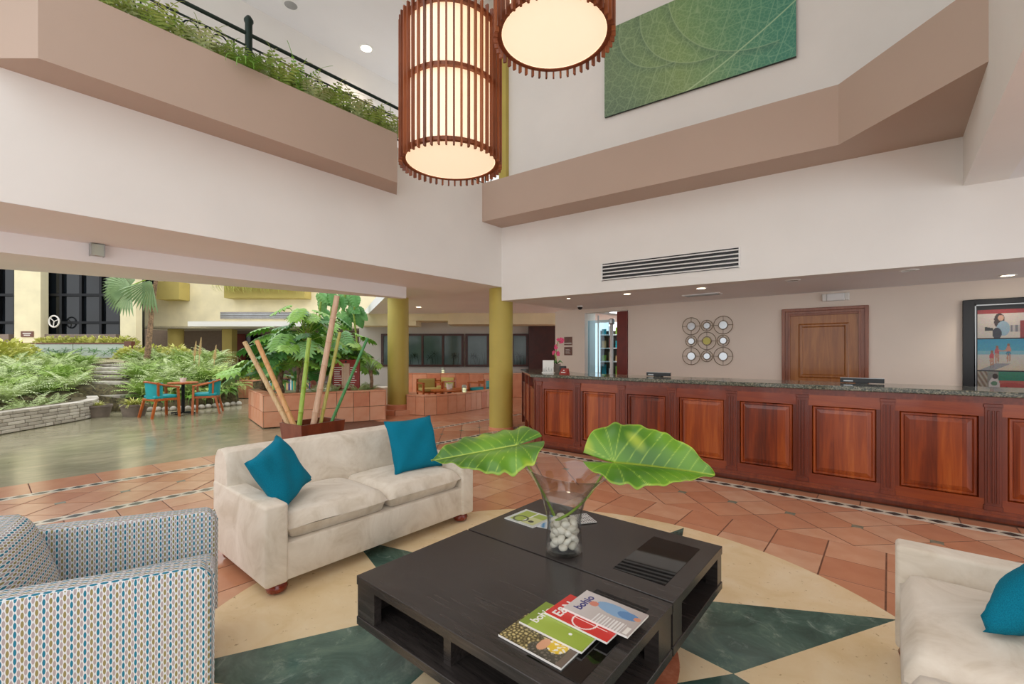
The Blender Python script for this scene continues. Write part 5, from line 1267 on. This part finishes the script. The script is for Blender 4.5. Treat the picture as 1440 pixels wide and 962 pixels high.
# ================================================================ TILED PLANTERS AND THE PASSAGE
def tiled_wall(name, label, pts, h, rows, tw, th=.16, cap=False):
    "wall along a path, faced with terracotta tiles on the side towards the lobby"
    t = thing(name, label, 'planter', (0, 0, 0)); pts = [Vector((p[0], p[1], 0)) for p in pts]
    core = MB()
    for a, b in zip(pts, pts[1:]):
        d = (b - a).normalized(); n_ = Vector((d.y, -d.x, 0)); L = (b - a).length
        o = n_ * -th; core.prism([(a.x, a.y), (b.x, b.y), (b.x + o.x, b.y + o.y), (a.x + o.x, a.y + o.y)], 0, h - .002)
        k = max(1, round(L / tw)); w_ = L / k; hh = h / rows
        me = MB().box(.004, w_ - .004, -.016, .006, .004, hh - .004).mesh('tile', 'clad_terracotta', bevel=.004, seg=1)
        for i in range(k):
            for r_ in range(rows): p = a + d * (w_ * i); obj('clad_tile', me, t, (p.x, p.y, r_ * hh), math.atan2(d.y, d.x))
        ct_ = MB().box(.004, w_ - .004, -.02, th + .02, 0, .03).mesh('cap', 'clad_terracotta', bevel=.005, seg=1)
        for i in range(k): p = a + d * (w_ * i); obj('cap_tile', ct_, t, (p.x, p.y, h), math.atan2(d.y, d.x))
    core.build('core', 'soil', t); return t
pl_pts = [(-10.6, 3.75), (-8.98, 3.42), (-8.16, 5.52), (-8.75, 5.78)]
pt1 = tiled_wall('tiled_planter', 'terracotta tiled planter full of split-leaf plants behind the bamboo box', pl_pts, .60, 2, .31)
so = MB().prism([(-10.5, 3.9), (-9.1, 3.6), (-8.35, 5.5), (-9.15, 5.72), (-9.9, 6.9), (-10.9, 6.2)], .0, .54); so.build('gravel_bed', 'pebble', pt1)
# split-leaf leaves
def split_leaf(name, mat, seed, L=.42, lobes=7):
    rr = random.Random(seed); m = MB()
    mid = lambda s: Vector((s * L, 0, -.18 * L * s * s + .03))
    for k in range(lobes):
        s = -.05 + .92 * k / lobes; ang = R(112 - 78 * k / (lobes - 1)); ln = L * (.62 * math.sin(math.pi * (.25 + .62 * k / lobes))) * rr.uniform(.9, 1.1); wd = L * .125
        for sg in (1, -1):
            d = Vector((math.cos(ang), sg * math.sin(ang), 0)); pn = Vector((-d.y * sg, d.x * sg, 0)); b = mid(max(0, s)); z = Vector((0, 0, 1))
            m.add([b - pn * wd * .4, b + d * ln * .6 - pn * wd * .9 - z * ln * .10, b + d * ln - z * ln * .32, b + d * ln * .6 + pn * wd * .9 - z * ln * .10, b + pn * wd * .4, b + d * ln * .5 - z * ln * .03], [(0, 1, 5), (1, 2, 5), (5, 2, 3), (5, 3, 4), (0, 5, 4)])
    m.add([mid(.7) + Vector((0, -.05 * L, 0)), mid(1.05), mid(.7) + Vector((0, .05 * L, 0))], [(0, 1, 2)])
    pts = [mid(i / 5) for i in range(6)]; m.tube(pts, .006, 4); return m.mesh(name, mat)
SL = [split_leaf('split_leaf', ('leaf_bright', 'leaf_bright', 'leaf_dark')[k], 200 + k) for k in range(3)]
stalk_mat = 'stem_green'
SIGN = far(ux(487, 9.6), 9.6, .9)
def clear_of(p):
    "leaf position clear of the sign board and of the olive column"
    return (p - SIGN).length > .5 and math.hypot(p.x + 8.81, p.y - 6.31) > .36
def philodendron(label, base, height, n, seed, spread=.55, trunk=True, lean=(0, 0), sc=1.):
    rr = random.Random(seed); t = thing('split_leaf_plant', label, 'plant', base)
    tp = Vector((lean[0], lean[1], height)); pts = [Vector((0, 0, 0)).lerp(tp, i / 10) + Vector((.03 * math.sin(i), .03 * math.cos(i * 1.3), 0)) for i in range(11)]
    if trunk: MB().tube(pts, [.055 - .002 * i + .006 * (i % 2) for i in range(11)], 8).build('trunk', 'trunk', t, smooth=True)
    ps = MB()
    for k in range(n):
        for _ in range(40):
          a = k * 2.399 + rr.uniform(-.3, .3) + _ * .7; f = rr.uniform(.35, 1.0) if trunk else rr.uniform(0, .6); b = pts[int(f * 10)]; el = R(rr.uniform(5, 75)); r_ = spread * rr.uniform(.55, 1.15)
          d = Vector((math.cos(a) * math.cos(el), math.sin(a) * math.cos(el), math.sin(el))); e = b + d * r_
          if clear_of(Vector(base) + e) and clear_of(Vector(base) + e + Vector((math.cos(a), math.sin(a), -.2)) * .4 * sc): break
        mid = b + d * r_ * .5 + Vector((0, 0, .08)); ps.tube([b, mid, e], [.011, .009, .006], 4)
        o = obj('split_leaf', SL[rr.randrange(3)], t, e, (rr.uniform(-.35, .35), rr.uniform(.1, .75), a + rr.uniform(-.3, .3))); o.scale = (sc * rr.uniform(.85, 1.25),) * 3
    ps.build('leaf_stalks', 'stem_green', t); return t
def inbed(u, D): p = far(ux(u, D), D, .54); return p
philodendron('tall split-leaf plant on a knobbly trunk nearest the bookcase', inbed(424, 9.0), 1.35, 46, 1, .66, lean=(.1, .05), sc=.85)
philodendron('split-leaf plant spreading over the far end of the tiled planter', inbed(395, 9.6), 1.0, 34, 2, .64, sc=.85)
philodendron('dense split-leaf plant behind the directory sign', inbed(468, 10.25), 1.1, 42, 3, .64, sc=.85)
philodendron('split-leaf plant leaning towards the tiled column base', inbed(497, 10.2), .85, 26, 4, .45, lean=(-.1, .0), sc=.8)
philodendron('low split-leaf plant at the courtyard side of the tiled planter', inbed(370, 9.9), .5, 16, 5, .55)
# spiky yuccas and low ferns
YU = grass_mesh('yucca_crown', 'palm_leaf', 300, 60, .62, .014, .75)
for u, D, h, lab in ((418, 9.15, .85, 'spiky long-leaved plant among the split leaves over the bamboo poles'), (521, 9.72, .5, 'spiky plant on a thin trunk beside the olive column')):
    b = inbed(u, D); t = thing('spiky_plant', lab, 'plant', b); MB().tube([(0, 0, 0), (.02, .02, h * .5), (0, 0, h)], [.04, .035, .04], 8).build('trunk', 'trunk', t, smooth=True); obj('leaf_crown', YU, t, (0, 0, h * .95)).scale = (.8,) * 3
for k in range(9):
    u, D = ((503, 9.45), (511, 9.6), (519, 9.75), (505, 9.8), (512, 9.95), (497, 10.0), (470, 9.45), (458, 9.3), (445, 9.2))[k]; o = tag(obj('low_fern', FL[k % 3] if k % 2 else FG[k % 6], None, inbed(u, D), rp.uniform(0, 6)), 'low feathery fern on the pebbles beside the directory sign', 'fern', 'ferns in the tiled planter'); o.scale = (.45,) * 3 if k % 2 == 0 else (.6,) * 3
# hanging climber with pale heart leaves behind
HL = []
for k in range(2):
    m_, c_ = heart_leaf(.34, .16, 30 + k); HL.append(m_.mesh('heart_leaf', 'leaf_dark', smooth=True))
t = thing('climber', 'climber with pale heart-shaped leaves hanging in front of the cream building', 'climbing plant', far(ux(478, 14), 14, 0))
rr = random.Random(21); vm = MB()
for k in range(26):
    p = at(rr.uniform(448, 506), rr.uniform(412, 452), 14 + rr.uniform(-.3, .3)) - t.location; o = obj('heart_leaf', HL[k % 2], t, p, (R(70) + rr.uniform(-.3, .3), rr.uniform(.6, 1.6), CA + rr.uniform(-.6, .6))); o.scale = (1.0,) * 3
for u in (452, 468, 484, 500): vm.tube([at(u, 560, 14) - t.location, at(u + 4, 500, 14) - t.location, at(u - 3, 440, 14) - t.location, at(u + 2, 408, 14) - t.location], .03, 5)
vm.build('vines', 'stem_green', t)
# directory sign
t = thing('directory_sign', 'red directory board with rows of pale lettering on two posts', 'sign', far(ux(487, 9.6), 9.6, .54), yaw + R(-3))
t.scale = (1.06, 1.06, 1.1); MB().box(-.275, .275, -.02, .02, .06, .66).build('board', 'red_sign', t)
for x in (-.2, .2): MB().box(x - .02, x + .02, .02, .05, 0, .5).build('post', 'print_white', t)
rr = random.Random(4)
for k in range(10):
    z = .13 + k * .042; w1 = rr.uniform(.1, .17)
    MB().box(-.24, -.24 + w1, -.023, -.019, z - .007, z + .007).build('text_line', 'print_white', t); MB().box(.09, .09 + rr.uniform(.07, .14), -.023, -.019, z - .007, z + .007).build('text_line', 'print_white', t)
MB().box(-.085, .075, -.0225, -.019, .1, .585).build('map_print', 'bamboo_pink', t); MB().lathe([(.022, 0), (.022, .005)], 10).tf(Matrix.Translation((0, -.02, .62)) @ Matrix.Rotation(R(90), 4, 'X')).build('emblem', 'dark_green_iron', t)
# low bookcase with books, courtyard side
bk = at(404, 497, 11.6); bkz = -.012
t = thing('bookcase', 'low open bookcase with a dark frame behind the bamboo poles', 'bookcase', (bk.x, bk.y, 0), yaw)
for z in (.0, .42, .74): MB().box(-.62, .62, 0, .3, z, z + .025).build('shelf_board', 'mahogany_frame', t)
for x in (-.62, .595): MB().box(x, x + .025, 0, .3, .025, .74).build('side_board', 'mahogany_frame', t)
MB().box(-.595, .595, .28, .3, .025, .74).build('back_board', 'mahogany_frame', t)
cc = ['bamboo_pale', 'navy_ink', 'tag_white', 'teal_vinyl', 'bamboo_yellow', 'bamboo_green', 'bamboo_orange']; rr = random.Random(5); x = -.58; k = 0
while x < .55:
    w_ = rr.uniform(.028, .05); h = rr.uniform(.2, .28); p = RT * x + FW * .03
    tag(MB().box(0, w_ - .002, 0, .18, 0, h).build('book', cc[k % 7], None, (bk.x + p.x, bk.y + p.y, .446), yaw), 'upright book on the low bookcase shelf', 'book', 'books in the bookcase'); x += w_; k += 1
garden_chair('teal tub chair standing behind the low bookcase', tuple(at(413, 497, 13.6) + Vector((0, 0, -1.4 + .0 - .012))), hd(Vector((0, 0, 0)), RT * -1 + FW * .3))
# distant square terracotta planter
dp = tiled_wall('tiled_planter', 'small terracotta tiled planter beyond the teal chairs', [tuple(at(329, 497, 14.0)[:2]), tuple(at(356, 497, 14.0)[:2])], .52, 1, .3, .5)
put(SY[0], ux(342, 14.3), 14.3, .8, 'yellow-green bush in the small tiled planter beyond the chairs', 'shrub', None, 'garden_shrub').location.z = .5
# curved seat wall with pale top beyond the columns
sp = [(-9.05, 6.75), (-8.45, 6.30), (-7.98, 6.42), (-7.80, 6.95), (-7.80, 7.5), (-7.95, 8.4), (-8.05, 9.2)]
tiled_wall('tiled_seat_wall', 'low curved terracotta wall with a pale coping between the olive columns', sp, .42, 1, .24, .2)
bp = [tuple(at(u, 497, 14.2)[:2]) for u in (560, 600, 640, 700, 740)]
tiled_wall('tiled_back_wall', 'straight terracotta tiled wall below the far windows', bp, .74, 1, .42, .2)
for u, v, D, lab in ((623, 530, 14.3, 'small lit candle lantern on the far tiled wall'), (669.5, 553, 10.9, 'small lit candle lantern on the curved tiled wall')):
    z = .772 if D > 12 else .452; p = at(u, 497, D)
    if D < 12: p = Vector((-7.95, 7.62, 0))
    t = thing('candle_lantern', lab, 'lantern', (p.x, p.y, z)); MB().lathe([(.05, 0), (.055, .02), (.055, .16), (.04, .18)], 14).build('glass', 'frosted_glass', t, smooth='auto'); MB().lathe([(.035, .01), (.035, .1)], 10).build('candle', 'candle_glow', t); MB().lathe([(.058, .05), (.06, .055), (.058, .06)], 14).build('ring', 'black_metal', t); MB().lathe([(.058, .11), (.06, .115), (.058, .12)], 14).build('ring', 'black_metal', t)
def lounge_chair(label, u, D, rz, mat):
    p = at(u, 497, D); t = thing('lounge_chair', label, 'chair', (p.x, p.y, 0), rz)
    for sx in (-.26, .26):
        for sy in (-.26, .26): MB().bar((sx, sy, 0), (sx, sy, .58 if sx > 0 else .66), .05).build('leg', 'chair_wood', t)
    MB().box(-.28, .28, -.28, .28, .34, .38).build('seat_frame', 'chair_wood', t); MB().box(-.24, .27, -.24, .24, .38, .46).build('seat_cushion', mat, t, bevel=.02)
    MB().box(-.28, -.22, -.24, .24, .46, .7).build('backrest', mat, t, bevel=.02)
    for sy in (-.26, .26): MB().bar((-.28, sy, .6), (.29, sy, .6), .06, .035).build('arm', 'chair_wood', t)
    MB().bar((-.26, -.28, .68), (-.26, .28, .68), .05).build('top_rail', 'chair_wood', t)
lounge_chair('wooden armchair with olive cushions behind the curved tiled wall', 604, 12.2, CA + R(-60), 'olive_stucco')
lounge_chair('wooden armchair with olive cushions further along the curved tiled wall', 622, 12.9, CA + R(-120), 'olive_stucco')
lounge_chair('dark teal armchair close to the reception desk end behind the tiled wall', 678, 12.4, CA + R(150), 'teal_vinyl')
p = at(632, 497, 12.0); t = thing('side_table', 'round low wooden table behind the curved tiled wall', 'table', (p.x, p.y, 0)); MB().lathe([(.5, .40), (.5, .44)], 28).build('table_top', 'chair_wood', t); MB().lathe([(.06, 0), (.06, .4)], 10).build('pedestal', 'black_metal', t)
t = thing('potted_plant', 'little white pot on the low wooden table behind the tiled wall', 'potted plant', (p.x, p.y, .4405)); MB().lathe([(.07, 0), (.09, .15)], 14).build('pot', 'tag_white', t); obj('sprig', grass_mesh('sprig', 'fern_green', 9, 24, .16, .01), t, (0, 0, .13))
